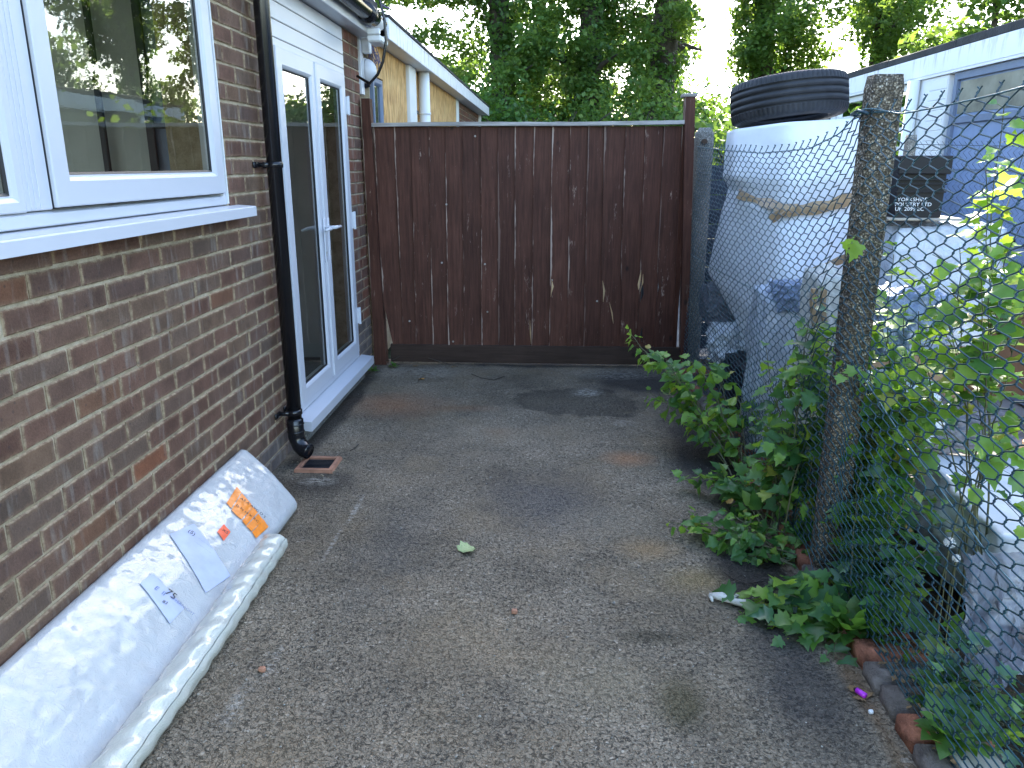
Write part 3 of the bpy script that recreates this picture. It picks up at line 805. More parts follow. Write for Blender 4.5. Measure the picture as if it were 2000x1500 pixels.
# ---- gully drain
gu = thing('gully_drain', 'square terracotta gully with black grating under the drainpipe', 'drain', (-1.19, 3.68, 0))
GO = Vector((-1.19, 3.68, 0))
gx0, gx1, gy0, gy1 = -1.285, -1.095, 3.585, 3.775
q = MB(GO)
rings = [(0.022, -0.03), (0.022, 0.016), (0.018, 0.02), (0.0, 0.018), (-0.004, 0.002), (-0.006, -0.03)]
vs_ = []; fs = []
for ins, z in rings:
    vs_ += [(gx0 + ins, gy0 + ins, z), (gx1 - ins, gy0 + ins, z), (gx1 - ins, gy1 - ins, z), (gx0 + ins, gy1 - ins, z)]
for i in range(len(rings) - 1):
    for k in range(4):
        fs.append((i * 4 + k, i * 4 + (k + 1) % 4, (i + 1) * 4 + (k + 1) % 4, (i + 1) * 4 + k))
q.add(vs_, fs); q.build('surround', MAT['terracotta'], gu)
for i in range(8):
    yy = gy0 + 0.030 + i * 0.0176
    q = MB(GO); q.box((gx0 + 0.024, yy, 0.004), (gx1 - 0.024, yy + 0.006, 0.010)); q.build('grate_bar', MAT['iron'], gu)
q = MB(GO); q.box((gx0 + 0.022, gy0 + 0.022, 0.0045), (gx1 - 0.022, gy1 - 0.022, 0.0055)); q.build('sump', simple('black_sump', (0.004, 0.004, 0.006), 0.3, 0.1), gu)
mm = MB()
for i in range(60):
    a = rng.uniform(0, 2 * pi); rr_ = rng.uniform(0.11, 0.17); s_ = rng.uniform(0.003, 0.009)
    x_, y_ = -1.19 + rr_ * cos(a), 3.66 + rr_ * sin(a)
    if x_ < -1.37: continue
    mm.box((x_, y_, 0.0), (x_ + s_, y_ + s_ * rng.uniform(.6, 1.6), s_ * 0.6))
meta(mm.build('mortar_crumbs', MAT['stone']), 'crumbs of broken mortar scattered round the gully', 'rubble', kind='stuff')

# ================================================================== PACKAGE against the wall
pk = thing('wrapped_package', 'long flat parcel in white bubble wrap leaning against the brick wall', 'parcel', (-1.25, 2.3, 0))
PO = Vector((-1.25, 2.3, 0))
# front face param: s along y (far=+), t down the slope from the wall
T0 = Vector((WX + 0.035, 0, 0.262)); T1 = Vector((-1.128, 0, 0.070))
SLD = (T1 - T0).normalized(); SLN = Vector((-SLD.z, 0, SLD.x))
SLL = (T1 - T0).length
def slab_pt(y, t, off=0.0, lift=1.0):
    p_ = T0 + (T1 - T0) * t
    near = max(0.0, (2.6 - y) / 1.4)
    bul = 0.008 * sin(pi * min(1, max(0, t))) + near * 0.014 * (1 - t)
    q_ = Vector((p_.x, y, p_.z))
    nn = fbm((y, t * 0.3, 0), 5, 4, 3.3) * 0.0025 + fbm((y, t * 0.3, 0), 24, 3, 1.1) * 0.0018 + abs(fbm((y * 0.5, t * 0.3, 0), 18, 3, 8.1)) * 0.0025
    return q_ + SLN * (bul + nn * lift + off)
slab_prof = []
YN, YF = 1.05, 3.17
NU, NV = 200, 44
def slab_fn(a, b):
    y = YN + (YF - YN) * b
    # a runs round the section : wall side top -> front face -> underside
    if a < 0.12:
        k = a / 0.12; an = pi * (1 - k)
        base = slab_pt(y, 0.0)
        c_ = base - SLN * 0.035
        p_ = c_ + SLN * 0.035 * sin(an / 2 + 0) * 1.0 if False else c_ + (SLN * sin(pi / 2 * k) + (-SLD) * cos(pi / 2 * k)) * 0.035
    elif a < 0.72:
        p_ = slab_pt(y, (a - 0.12) / 0.60)
    elif a < 0.86:
        k = (a - 0.72) / 0.14
        base = slab_pt(y, 1.0); c_ = base - SLN * 0.038
        p_ = c_ + (SLN * cos(pi * k * 0.9) + SLD * sin(pi * k * 0.9)) * 0.038
    else:
        k = (a - 0.86) / 0.14
        base = slab_pt(y, 1.0) - SLN * 0.076; e_ = slab_pt(y, 0.0) - SLN * 0.06 - SLD * 0.02
        p_ = base.lerp(e_, k)
    # round the far end
    ef = max(0.0, (y - (YF - 0.025)) / 0.025)
    if ef > 0:
        cen = slab_pt(y, 0.5) - SLN * 0.035
        p_ = cen + (p_ - cen) * (1 - 0.16 * ef ** 3) ; p_.y = y - 0.01 * ef
    # far end slants: top corner at the wall is farthest
    tt = max(0, min(1, (p_.x - (WX + 0.03)) / 0.25))
    p_.y += (0.05 - 0.09 * tt) * max(0, (b - 0.5) * 2) ** 2
    p_.z = max(p_.z, 0.003)
    p_.x = max(p_.x, WX + 0.004)
    return p_
q = MB(PO); q.grid(lambda a, b: slab_fn(b, a), NU, NV)
# far end cap
capc = sum((slab_fn(i / NV, 1.0) for i in range(NV + 1)), Vector()) / (NV + 1)
b0 = len(q.v); q.add([slab_fn(i / NV, 1.0) for i in range(NV + 1)] + [capc + Vector((0, 0.004, 0))], [(i, i + 1, NV + 1) for i in range(NV)])
q.build('bubble_wrap', MAT['bubble'], pk, True)
def sticker(name, corners, mat, off=0.004, n=10):
    """corners = 4 (y,t)"""
    q_ = MB(PO)
    (a0, a1, a2, a3) = corners
    def f(a, b):
        y = (a0[0] * (1 - a) + a1[0] * a) * (1 - b) + (a3[0] * (1 - a) + a2[0] * a) * b
        t = (a0[1] * (1 - a) + a1[1] * a) * (1 - b) + (a3[1] * (1 - a) + a2[1] * a) * b
        return slab_pt(y, t, off)
    q_.grid(f, n, n)
    return q_.build(name, mat, pk, True)
def slab_yt(u, v):
    d = _fw * F + _rt * (u - 1000) - _up * (v - 750)
    o_ = T0 + SLN * 0.015
    y_, t_ = 2.5, 0.5
    for _ in range(5):
        nr_ = max(0.0, (2.6 - y_) / 1.4)
        o_ = T0 + SLN * (0.008 * sin(pi * min(1, max(0, t_))) + nr_ * 0.014 * (1 - t_))
        k = (o_ - CAMP).dot(SLN) / d.dot(SLN); p_ = CAMP + d * k
        y_ = p_.y; t_ = (Vector((p_.x, 0, p_.z)) - Vector((o_.x, 0, o_.z))).dot(SLD) / SLL
    return (y_, t_)
def pxst(name, px, mat, off=0.004): return sticker(name, [slab_yt(*p_) for p_ in px], mat, off)
docs = pxst('document_pouch', [(330, 1045), (378, 1024), (449, 1126), (400, 1160)], MAT['paper'])
lab = pxst('address_label', [(272, 1140), (298, 1120), (358, 1190), (330, 1220)], MAT['paper'])
# orange tape in overlapping strips
A_, B_, C_, D_ = (440, 985), (461, 952), (523, 1030), (500, 1052)
for i in range(6):
    k0, k1 = i / 6 + 0.006, (i + 1) / 6 - 0.006
    lp = lambda P, Q, k: (P[0] + (Q[0] - P[0]) * k + rng.uniform(-1, 1), P[1] + (Q[1] - P[1]) * k + rng.uniform(-1.5, 1.5))
    pxst('orange_tape', [lp(A_, D_, k0), lp(B_, C_, k0), lp(B_, C_, k1), lp(A_, D_, k1)], MAT['orange'], 0.0045 + 0.0004 * (i % 2))
pxst('red_sticker', [(423, 1040), (436, 1025), (449, 1041), (436, 1058)], MAT['redorange'], 0.0045)
def slab_text(body, px, size, mat, par=pk, off=0.0062, aspect=1.0, dirpx=None):
    vs_, fs = text_geo(body, size)
    y0, t0 = slab_yt(*px)
    q_ = MB(PO)
    q_.add([slab_pt(y0 + v.y * aspect, t0 + v.x / SLL, off) for v in vs_], fs)
    return q_.build('lettering', mat, par, fix=False)
slab_text('AS A AVG D S', (467, 976), 0.021, MAT['ink'], off=0.0068)
slab_text('IS N H X RC', (458, 990), 0.021, MAT['ink'], off=0.0068)
slab_text('75', (319, 1160), 0.040, MAT['ink'])
slab_text('E  II', (298, 1152), 0.026, MAT['inkblue'])
slab_text('OVERNIGHT', (331, 1170), 0.0165, MAT['inkblue'])
slab_text('83', (314, 1178), 0.018, MAT['ink'])
slab_text('- - -- --- - -- - --', (297, 1127), 0.0125, MAT['inkblue'])
slab_text('-- ---- --- --- --', (385, 1054), 0.0135, MAT['inkblue'])
slab_text('- -- ----- - -- - ---', (378, 1060), 0.011, MAT['inkblue'])
slab_text('(5)', (364, 1040), 0.026, MAT['ink'])
slab_text('X5', (431, 1038), 0.022, MAT['ink'], off=0.0066)

ro = thing('foam_roll', 'slim roll of white foam wrap lying on the tarmac along the flat parcel', 'roll', (-1.07, 2.0, 0))
RO = Vector((-1.07, 2.0, 0))
def roll_fn(a, b):
    y = 1.0 + 1.73 * b
    x = -1.068 - 0.012 * b + 0.004 * sin(y * 4)
    an = 2 * pi * a
    r_ = 0.049 * (1 + 0.04 * sin(an * 2 + y)) + 0.003 * fbm((cos(an), sin(an), y * 3), 2.5, 4) + 0.0022 * sin(y * 60 + an * 3 + 3 * fbm((y, 0, 0), 2))
    sp_ = 0.0035 * (a)          # spiral overlap
    return (x + (r_ + sp_) * cos(an + 0.5), y, 0.052 + (r_ + sp_) * sin(an + 0.5))
q = MB(RO); q.grid(roll_fn, 40, 260); q.build('outer_wrap', MAT['bubble_roll'], ro, True)
q = MB(RO)
def spiral(a, b):
    n_t = 5.0; an = 2 * pi * n_t * a; r_ = 0.012 + 0.034 * a
    return (-1.081 + r_ * cos(an), 2.40 + 0.327 * b + 0.004 * sin(an), 0.052 + r_ * sin(an))
q.grid(spiral, 150, 3); q.build('inner_turns', MAT['bubble_roll'], ro, True)

# ================================================================== GATE
GY = 5.87
gate = thing('wooden_gate', 'dark brown close boarded timber gate across the end of the drive', 'gate', (-0.17, GY, 0))
GO_ = Vector((-0.17, GY, 0))
topx = [142, 250, 343, 437, 527, 622, 722, 813, 905, 1008, 1108, 1205, 1302, 1390, 1505, 1612, 1712, 1810]
botx = [203, 305, 372, 462, 545, 630, 725, 815, 903, 995, 1090, 1187, 1277, 1365, 1465, 1568, 1657, 1757, 1822]
topx.append(1822)
for i in range(18):
    def cx(arr, j): return 680 + arr[j] / 2.7778
    x0t = onY(cx(topx, i), 250, GY - 0.03).x; x1t = onY(cx(topx, i + 1), 250, GY - 0.03).x
    x0b = onY(cx(botx, i), 675, GY - 0.03).x; x1b = onY(cx(botx, i + 1), 675, GY - 0.03).x
    zt = 1.765; zb = 0.150 + rng.uniform(-0.006, 0.008)
    if i == 17: x1t = x1b = onY(1334, 400, GY - 0.03).x
    n = 14
    jl = [rng.uniform(-0.002, 0.002) for _ in range(n + 1)]; jr = [rng.uniform(-0.002, 0.002) for _ in range(n + 1)]
    yb = GY - 0.030
    vs_ = []; 
    cup = rng.uniform(-0.003, 0.003)
    for k in range(n + 1):
        b = k / n; z = zb + (zt - zb) * b
        xl = x0b + (x0t - x0b) * b + jl[k]; xr = x1b + (x1t - x1b) * b + jr[k] + 0.012
        if i == 0 and b < 0.22: xl += (0.22 - b) ** 1.0 * 0.30
        if i == 16 and 0.25 < b < 0.33: xl += 0.016 * sin((b - 0.25) / 0.08 * pi)
        if i == 14 and b < 0.30: xl += 0.012
        th = 0.006
        w_ = 0.002 * sin(b * 5 + i)
        # left edge thick (proud), right edge thin & tucked behind the next
        vs_ += [(xl, yb - 0.021 + w_, z), ((xl + xr) / 2, yb - 0.0135 + cup + w_, z), (xr, yb - 0.0045 + w_, z), (xr, yb + 0.001 + w_, z), (xl, yb + 0.001 + w_ - 0.002, z)]
    fs = []
    for k in range(n):
        for e in range(5):
            e2 = (e + 1) % 5
            fs.append((k * 5 + e, k * 5 + e2, (k + 1) * 5 + e2, (k + 1) * 5 + e))
    fs.append((0, 1, 2, 3, 4)); fs.append(tuple(n * 5 + e for e in (4, 3, 2, 1, 0)))
    q = MB(GO_); q.add(vs_, fs)
    o = q.build('board', MAT['gate'], gate)
    if i == 0: o['label'] = 'board with its bottom corner broken away'
q = MB(GO_); q.box((-1.245, GY - 0.055, 0.018), (1.0, GY - 0.02, 0.158), 0.004); q.build('gravel_board', MAT['gate_rail'], gate)
q = MB(GO_); q.grid(lambda a, b: (-1.305 + 2.225 * a, GY - 0.085 + 0.10 * b, 1.768 + 0.012 * a + 0.004 * sin(a * 9) ), 40, 1)
q2 = MB(GO_)
n = 40; vs_ = []
for k in range(n + 1):
    a = k / n; x = -1.305 + 2.225 * a; z = 1.763 + 0.012 * a + 0.003 * sin(a * 7); h_ = 0.026 + 0.003 * fbm((x, 0, 0), 9)
    vs_ += [(x, GY - 0.088, z), (x, GY - 0.084, z + h_), (x, GY + 0.02, z + h_ + 0.004), (x, GY + 0.02, z)]
fs = [(k * 4 + e, k * 4 + (e + 1) % 4, (k + 1) * 4 + (e + 1) % 4, (k + 1) * 4 + e) for k in range(n) for e in range(4)] + [(0, 1, 2, 3), tuple(n * 4 + e for e in (3, 2, 1, 0))]
q2.add(vs_, fs); q2.build('cap_rail', MAT['cap'], gate)
for zr in (0.35, 0.95, 1.6):
    q = MB(GO_); q.box((-1.28, GY - 0.018, zr), (0.95, GY + 0.03, zr + 0.07)); q.build('back_rail', MAT['gate'], gate)
q = MB(GO_); q.add([(-1.366, GY - 0.09, 0), (-1.275, GY - 0.09, 0), (-1.275, GY, 0), (-1.366, GY, 0), (-1.372, GY - 0.09, 1.955), (-1.310, GY - 0.09, 1.955), (-1.310, GY, 1.955), (-1.372, GY, 1.955)],
                     [(0, 3, 2, 1), (4, 5, 6, 7), (0, 1, 5, 4), (1, 2, 6, 5), (2, 3, 7, 6), (3, 0, 4, 7)]); q.build('post', MAT['gate'], gate)
q = MB(GO_); q.add([(0.995, GY - 0.09, 0), (1.045, GY - 0.09, 0), (1.045, GY, 0), (0.995, GY, 0), (0.915, GY - 0.09, 1.955), (0.985, GY - 0.09, 1.955), (0.985, GY, 1.955), (0.915, GY, 1.955)],
                     [(0, 3, 2, 1), (4, 5, 6, 7), (0, 1, 5, 4), (1, 2, 6, 5), (2, 3, 7, 6), (3, 0, 4, 7)]); q.build('post', MAT['gate'], gate)
q = MB(GO_); q.box((0.895, GY - 0.105, 1.955), (0.998, GY + 0.012, 1.978), 0.005); q.build('post_cap', MAT['cap'], gate)
# splintered timber, knots knocked out, nail heads
def sliver(px, w0, mat, y=GY - 0.0505):
    pts = [onY(u, v, y) for u, v in px]
    q_ = MB(GO_); vs_ = []
    for k, p_ in enumerate(pts):
        w = w0 * (0.15 if k in (0, len(pts) - 1) else rng.uniform(0.7, 1.1))
        vs_ += [p_ + Vector((-w, 0, 0)), p_ + Vector((0, -0.004, 0)), p_ + Vector((w, 0, 0))]
    q_.add(vs_, [(k * 3 + e, k * 3 + e + 1, k * 3 + 4 + e, k * 3 + 3 + e) for k in range(len(pts) - 1) for e in (0, 1)])
    return q_.build('splinter_or_hole', mat, gate)
sliver([(1252, 527), (1250, 545), (1248, 556), (1247, 566)], 0.011, MAT['rawwood'])
sliver([(1256, 535), (1255, 552), (1250, 570)], 0.007, MAT['rawwood'])
sliver([(1251, 548), (1253, 562), (1254, 575), (1250, 590)], 0.016, MAT['gasket'], GY - 0.0495)  # black slivers, painted in for the dark of holes in the board
sliver([(1254, 640), (1252, 655), (1253, 668)], 0.012, MAT['gasket'], GY - 0.0495)
sliver([(1077, 545), (1079, 560), (1076, 580)], 0.010, MAT['rawwood'])
sliver([(1177, 548), (1180, 568), (1178, 590)], 0.008, MAT['rawwood'])
sliver([(1190, 590), (1195, 610), (1198, 632)], 0.006, MAT['rawwood'])
sliver([(1035, 625), (1036, 650), (1037, 672)], 0.005, MAT['rawwood'])
for (u, v) in [(863, 513), (947, 516), (952, 609), (885, 667), (1166, 588), (800, 627), (872, 399), (1078, 547), (928, 266)]:
    p_ = onY(u, v, GY - 0.049)
    q = MB(GO_); q.tube([p_, p_ + Vector((0, -0.003, 0))], 0.0075, 8); q.build('pale_knot', MAT['cap'], gate)

# ================================================================== NEIGHBOUR BUILDING (behind gate, left)
nb_ = thing('flat_roofed_neighbour', 'flat roofed building behind the gate boarded up with yellow chipboard sheets', 'building', (-1.33, 9, 0))
NO = Vector((-1.33, 9, 0)); NX = -1.34
q = MB(NO); q.box((-5.5, 6.05, 0), (NX - 0.03, 15.0, 2.38)); q.build('wall', MAT['mortar'], nb_)
q = MB(NO); q.box((NX - 0.03, 6.42, 0.3), (NX, 7.43, 2.372)); q.build('board_sheet', MAT['osb'], nb_)
q = MB(NO); q.box((NX - 0.03, 8.30, 0.3), (NX, 11.18, 2.372)); q.build('board_sheet', MAT['osb'], nb_)
q = MB(NO); q.box((NX - 0.03, 7.81, 0.3), (NX - 0.004, 8.25, 2.372)); q.build('board_sheet', MAT['osb'], nb_)
q = MB(NO); q.box((NX - 0.03, 7.45, 0), (NX + 0.03, 7.80, 2.376), 0.005); q.build('white_pier', MAT['pvc_old'], nb_)
q = MB(NO); q.box((NX - 0.03, 11.22, 0), (NX + 0.01, 11.45, 2.376), 0.004); q.box((NX - 0.03, 14.8, 0), (NX + 0.01, 14.99, 2.376), 0.004); q.build('corner_strip', MAT['pvc_old'], nb_)
q = MB(NO); q.tube([(NX + 0.06, 8.08, 0.1), (NX + 0.06, 8.08, 2.377)], 0.055, 16); q.tube([(NX + 0.06, 8.08, 1.98), (NX + 0.06, 8.08, 2.0)], 0.062, 16); q.build('downpipe', MAT['pvc_old'], nb_, True)
q = MB(NO); q.box((NX - 0.02, 7.83, 1.975), (NX + 0.03, 7.90, 2.005)); q.build('pipe_clip', MAT['blackplastic'], nb_)
q = MB(NO); q.box((NX - 0.3, 5.98, 2.378), (-1.20, 15.0, 2.39)); q.build('soffit', MAT['pvc_old'], nb_)
q = MB(NO); q.box((-1.215, 5.98, 2.372), (-1.19, 15.05, 2.515), 0.004); q.build('fascia', MAT['fascia'], nb_)
q = MB(NO); q.box((-5.6, 5.98, 2.515), (-1.18, 15.1, 2.535)); q.build('roof', MAT['felt'], nb_)
for k in range(22, 31):
    for j in range(14):
        y0 = 11.48 + j * BL + (0 if k % 2 else BL / 2)
        if y0 + BL > 14.78: continue
        link('brick', get_brick(BL, 'brick_red', rng.randrange(5)), nb_, Vector((NX - 0.018, y0 + BL / 2, (k + 0.5) * CH)) - NO)
# its small window
q = MB(NO); frame_ring(q, 6.07, 6.40, 0.9, 2.13, prof(0.05, NX + 0.0, 0.05)); nw = q.build('window', MAT['bluedark'], nb_)
q = MB(NO); q.grid(lambda a, b: (NX - 0.02, 6.1 + 0.27 * a, 0.93 + 1.17 * b), 1, 1); q.build('pane', MAT['glass'], nw)
q = MB(NO); q.box((NX - 0.03, 6.06, 2.14), (NX, 6.41, 2.374)); q.build('board_sheet', MAT['osb'], nb_)

# lamp, junction box and cables on the corner
lp_ = thing('bulkhead_lamp', 'round white bulkhead lamp on the house corner above the gate', 'lamp', (-1.335, 5.98, 2.16))
LO = Vector((-1.335, 5.98, 2.16))
q = MB(LO); q.tube([(-1.39, 5.965, 2.16), (-1.365, 5.965, 2.16)], 0.085, 24); q.build('base', MAT['pvc'], lp_, True)
q = MB(LO); q.tube([(-1.365 + 0.075 * sin(a), 5.965, 2.16) for a in np.linspace(0, pi / 2, 9)], [max(0.004, 0.08 * cos(a)) for a in np.linspace(0, pi / 2, 9)], 24); q.build('dome', MAT['pvc'], lp_, True)
q = MB(LO); q.tube([(-1.389, 5.955, 2.05), (-1.34, 5.955, 2.062)], [0.02, 0.014], 8); q.build('cable_entry', MAT['blackplastic'], lp_)
jb = thing('junction_box', 'small grey plastic junction box on the corner trim above the lamp', 'junction box', (-1.36, 5.93, 2.33))
q = MB((-1.36, 5.93, 2.33)); q.box((-1.377, 5.90, 2.27), (-1.318, 5.97, 2.375), 0.006); q.build('case', MAT['pvc_old'], jb)
cb_ = MB(); P = [onY(u, v, 5.62) for u, v in [(735, -60), (742, 0), (751, 40), (754, 80), (748, 120), (738, 145), (722, 163)]] + [Vector((-1.36, 5.66, 2.09))]
cb_.tube(P, 0.010, 10); o = cb_.build('black_cable', MAT['blackpipe'], None, True); meta(o, 'thick black cable looping from the eaves past the lamp into the brickwork', 'cable')
cb_ = MB(); P = [onY(u, v, 5.95) for u, v in [(738, -20), (745, 8), (753, 14), (762, 17)]]
cb_.tube(P, 0.004, 6); o = cb_.build('purple_cable', simple('purple_wire', (0.12, 0.05, 0.2), 0.5), None, True); meta(o, 'thin purple cable sticking out over the gutter end', 'cable')
cb_ = MB()
for i in range(16):
    u0 = rng.uniform(716, 724); u1 = rng.uniform(722, 748); 
    P = [onY(u0, 84, 6.0)] + [onY(u0 + (u1 - u0) * k / 4 + rng.uniform(-5, 5), 84 + rng.uniform(30, 60) * k / 4, 6.0 + rng.uniform(-.02, .05)) for k in range(1, 5)]
    cb_.tube(P, 0.0028, 5)
o = cb_.build('wire_tangle', simple('violet_grey_wire', (0.16, 0.13, 0.20), 0.5), None, True); meta(o, 'tangle of thin loose grey and violet wires hanging under the eaves', 'wires', kind='stuff')

# ================================================================== GARAGES (right)
ga = thing('garage_row', 'long low row of garages with blue doors and white fascia beyond the mesh fence', 'garage', (3.05, 6, 0))
AO = Vector((3.05, 6, 0)); AX = 3.05
q = MB(AO); q.box((AX + 0.06, 2.0, -0.03), (AX + 5.5, 12.5, 2.18)); q.build('wall', MAT['pvc_old'], ga)
q = MB(AO); q.box((AX - 0.05, 1.5, 2.19), (AX - 0.025, 12.6, 2.345), 0.003); q.build('fascia', MAT['fascia'], ga)
q = MB(AO); q.box((AX - 0.05, 1.5, 2.17), (AX + 0.2, 12.6, 2.188)); q.build('soffit', MAT['pvc_old'], ga)
for i in range(9):
    y0 = 1.5 + i * 1.234
    q = MB(AO); q.box((AX - 0.045, y0, 2.348), (AX + 0.25, y0 + 1.228, 2.405 + 0.004 * (i % 2)), 0.006); q.build('roof_edge_slab', MAT['felt'], ga)
q = MB(AO); q.box((AX + 0.25, 1.5, 2.3), (AX + 5.6, 12.6, 2.37)); q.build('roof', MAT['felt'], ga)
bays = [(1.9, 4.1, 'blue'), (4.3, 6.42, 'blue'), (7.15, 8.95, 'win'), (9.1, 10.1, 'olive'), (10.15, 11.2, 'olive'), (11.35, 12.35, 'blue')]
for (y0, y1, kd) in bays:
    if kd == 'win':
        q = MB(AO); frame_ring(q, y0, y1, 1.45, 2.165, [(0, AX + 0.02), (0, AX - 0.01), (0.05, AX - 0.01), (0.05, AX + 0.02)]); wd = q.build('window', MAT['pvc_old'], ga)
        for zz in (1.62, 1.78, 1.95):
            q = MB(AO); q.box((AX - 0.006, y0 + 0.05, zz), (AX + 0.02, y1 - 0.05, zz + 0.035)); q.build('glazing_bar', MAT['pvc_old'], wd)
        q = MB(AO); q.grid(lambda a, b: (AX + 0.012, y0 + 0.03 + (y1 - y0 - 0.06) * a, 1.48 + 0.66 * b), 1, 1); q.build('pane', MAT['glass'], wd)
        q = MB(AO); q.box((AX + 0.022, y0 + 0.01, 1.46), (AX + 0.058, y1 - 0.01, 2.16)); q.build('window_back', MAT['cardboard'], wd)
        continue
    q = MB(AO); q.box((AX + 0.0, y0, 0.02), (AX + 0.05, y1, 2.165)); dr_ = q.build('door', MAT['blue'] if kd == 'blue' else MAT['olive'], ga)
    q = MB(AO)
    frame_ring(q, y0, y1, 0.02, 2.165, [(0, AX + 0.0), (0, AX - 0.025), (0.05, AX - 0.025), (0.05, AX + 0.0)])
    q.box((AX - 0.024, y0 + 0.05, 1.80), (AX, y1 - 0.05, 1.85), 0.003)
    nmid = max(1, round((y1 - y0) / 0.9))
    for j in range(1, nmid): q.box((AX - 0.023, y0 + (y1 - y0) * j / nmid - 0.03, 1.85), (AX, y0 + (y1 - y0) * j / nmid + 0.03, 2.115), 0.003)
    q.build('door_frame', MAT['bluedark'] if kd == 'blue' else MAT['roomdark'], dr_)
    if kd == 'blue':
        for j in range(nmid):
            a0 = y0 + 0.07 + (y1 - y0 - 0.1) * j / nmid; a1 = y0 + 0.03 + (y1 - y0 - 0.1) * (j + 1) / nmid
            q = MB(AO); q.box((AX - 0.006, a0, 1.87), (AX - 0.002, a1, 2.10)); q.build('pane', simple('dusty_pane', (0.20, 0.20, 0.16), 0.35, 0.3, 5), dr_)
    for zz in (0.5, 0.98, 1.46):
        q = MB(AO); q.box((AX - 0.004, y0 + 0.05, zz), (AX + 0.001, y1 - 0.05, zz + 0.012)); q.build('panel_seam', MAT['bluedark'] if kd == 'blue' else MAT['roomdark'], dr_)
    q = MB(AO); q.box((AX - 0.03, (y0 + y1) / 2 - 0.05, 1.0), (AX - 0.004, (y0 + y1) / 2 + 0.05, 1.03), 0.004); q.build('handle', MAT['blackplastic'], dr_)
for (y0, y1) in ((6.5, 7.05), (8.97, 9.08), (11.22, 11.33), (4.12, 4.28)):
    q = MB(AO); q.box((AX - 0.03, y0, 0), (AX + 0.055, y1, 2.168), 0.004); pi_ = q.build('pier', MAT['pvc_old'], ga)
    if y1 - y0 > 0.3:
        for k in range(28):
            q = MB(AO); q.box((AX - 0.036, y0 + 0.005, k * CH + 0.004), (AX - 0.028, y1 - 0.26, (k + 1) * CH - 0.004), 0.002); q.build('painted_brick', MAT['pvc_old'], pi_)
q = MB(AO); q.tube([(AX - 0.08, 6.98, 0.02), (AX - 0.08, 6.98, 2.165)], 0.048, 14); q.build('downpipe', MAT['pvc_old'], ga, True)

# ================================================================== CONCRETE POSTS
def cpost(name, label, x, y, w, d, h, mat, seed, round_top=0.03):
    t = thing(name, label, 'post', (x, y, 0), 'concrete posts of the mesh fence')
    n = 46; q_ = MB((x, y, 0)); sec = 20
    vs_ = []
    for k in range(n + 1):
        z = -0.05 + (h + 0.05) * k / n
        s_ = 1.0
        if z > h - round_top: s_ = 1 - (0.10 if round_top < 0.05 else 0.4) * ((z - h + round_top) / round_top) ** 2
        for e in range(sec):
            an = 2 * pi * e / sec + 0.01
            cxx = max(-1, min(1, 1.35 * cos(an))) ; cyy = max(-1, min(1, 1.35 * sin(an)))
            r_ = 1 + 0.045 * fbm((cxx, cyy, z * 12), 2.2, 4, seed)
            vs_.append((x + w / 2 * cxx * r_ * s_, y + d / 2 * cyy * r_ * s_, z))
    fs = [(k * sec + e, k * sec + (e + 1) % sec, (k + 1) * sec + (e + 1) % sec, (k + 1) * sec + e) for k in range(n) for e in range(sec)] + [tuple(n * sec + e for e in range(sec))]
    q_.add(vs_, fs); q_.build('shaft', mat, t, True)
    return t
p_near = cpost('concrete_post', 'rough pebbly concrete post in the vines, nearest the camera', 1.055, 2.70, 0.098, 0.09, 1.775, MAT['post_near'], 2.0, 0.02)
p_far = cpost('concrete_post', 'smooth pale grey concrete post with a rounded top beside the gate', 1.10, 5.98, 0.125, 0.11, 1.76, MAT['post_far'], 5.0, 0.06)
q = MB((1.10, 5.98, 0)); q.tube([(1.09, 5.90, 1.66), (1.09, 5.935, 1.66)], 0.022, 8); q.build('bolt', simple('rusty_bolt', (0.06, 0.035, 0.02), 0.8), p_far)
cpost('concrete_post', 'short thin greenish post far behind the mesh, left of the blue door', 1.98, 4.6, 0.05, 0.05, 1.66, MAT['post_far'], 8.0)

# ================================================================== CHAIN LINK FENCE
def fx_(y, z):
    x = 1.0 + 0.012 * (y - 2.7) + 0.018 * sin(y * 1.9 + z * 1.2) * min(1, abs(y - 2.7)) + 0.012 * fbm((y * 1.3, z * 1.3, 0), 1.0, 3, 4.0)
    if z < 0.45: x += (0.45 - z) * (0.10 if y < 2.5 else -0.03)
    return x
topz = [(1.0, 1.70), (1.6, 1.662), (1.9, 1.648), (2.39, 1.64), (2.62, 1.67), (2.70, 1.672), (2.78, 1.65), (2.93, 1.605), (3.25, 1.562), (4.0, 1.555), (5.25, 1.60), (5.95, 1.63)]
def interp(y, tab):
    for (a, b), (c_, d_) in zip(tab, tab[1:]):
        if y <= c_: return b + (d_ - b) * max(0, (y - a) / (c_ - a))
    return tab[-1][1]
cf = thing('chain_link_fence', 'blue green coated chain link fence sagging along the right of the drive', 'fence', (1.0, 3.5, 0))
CO = Vector((1.0, 3.5, 0))
PV = 0.052
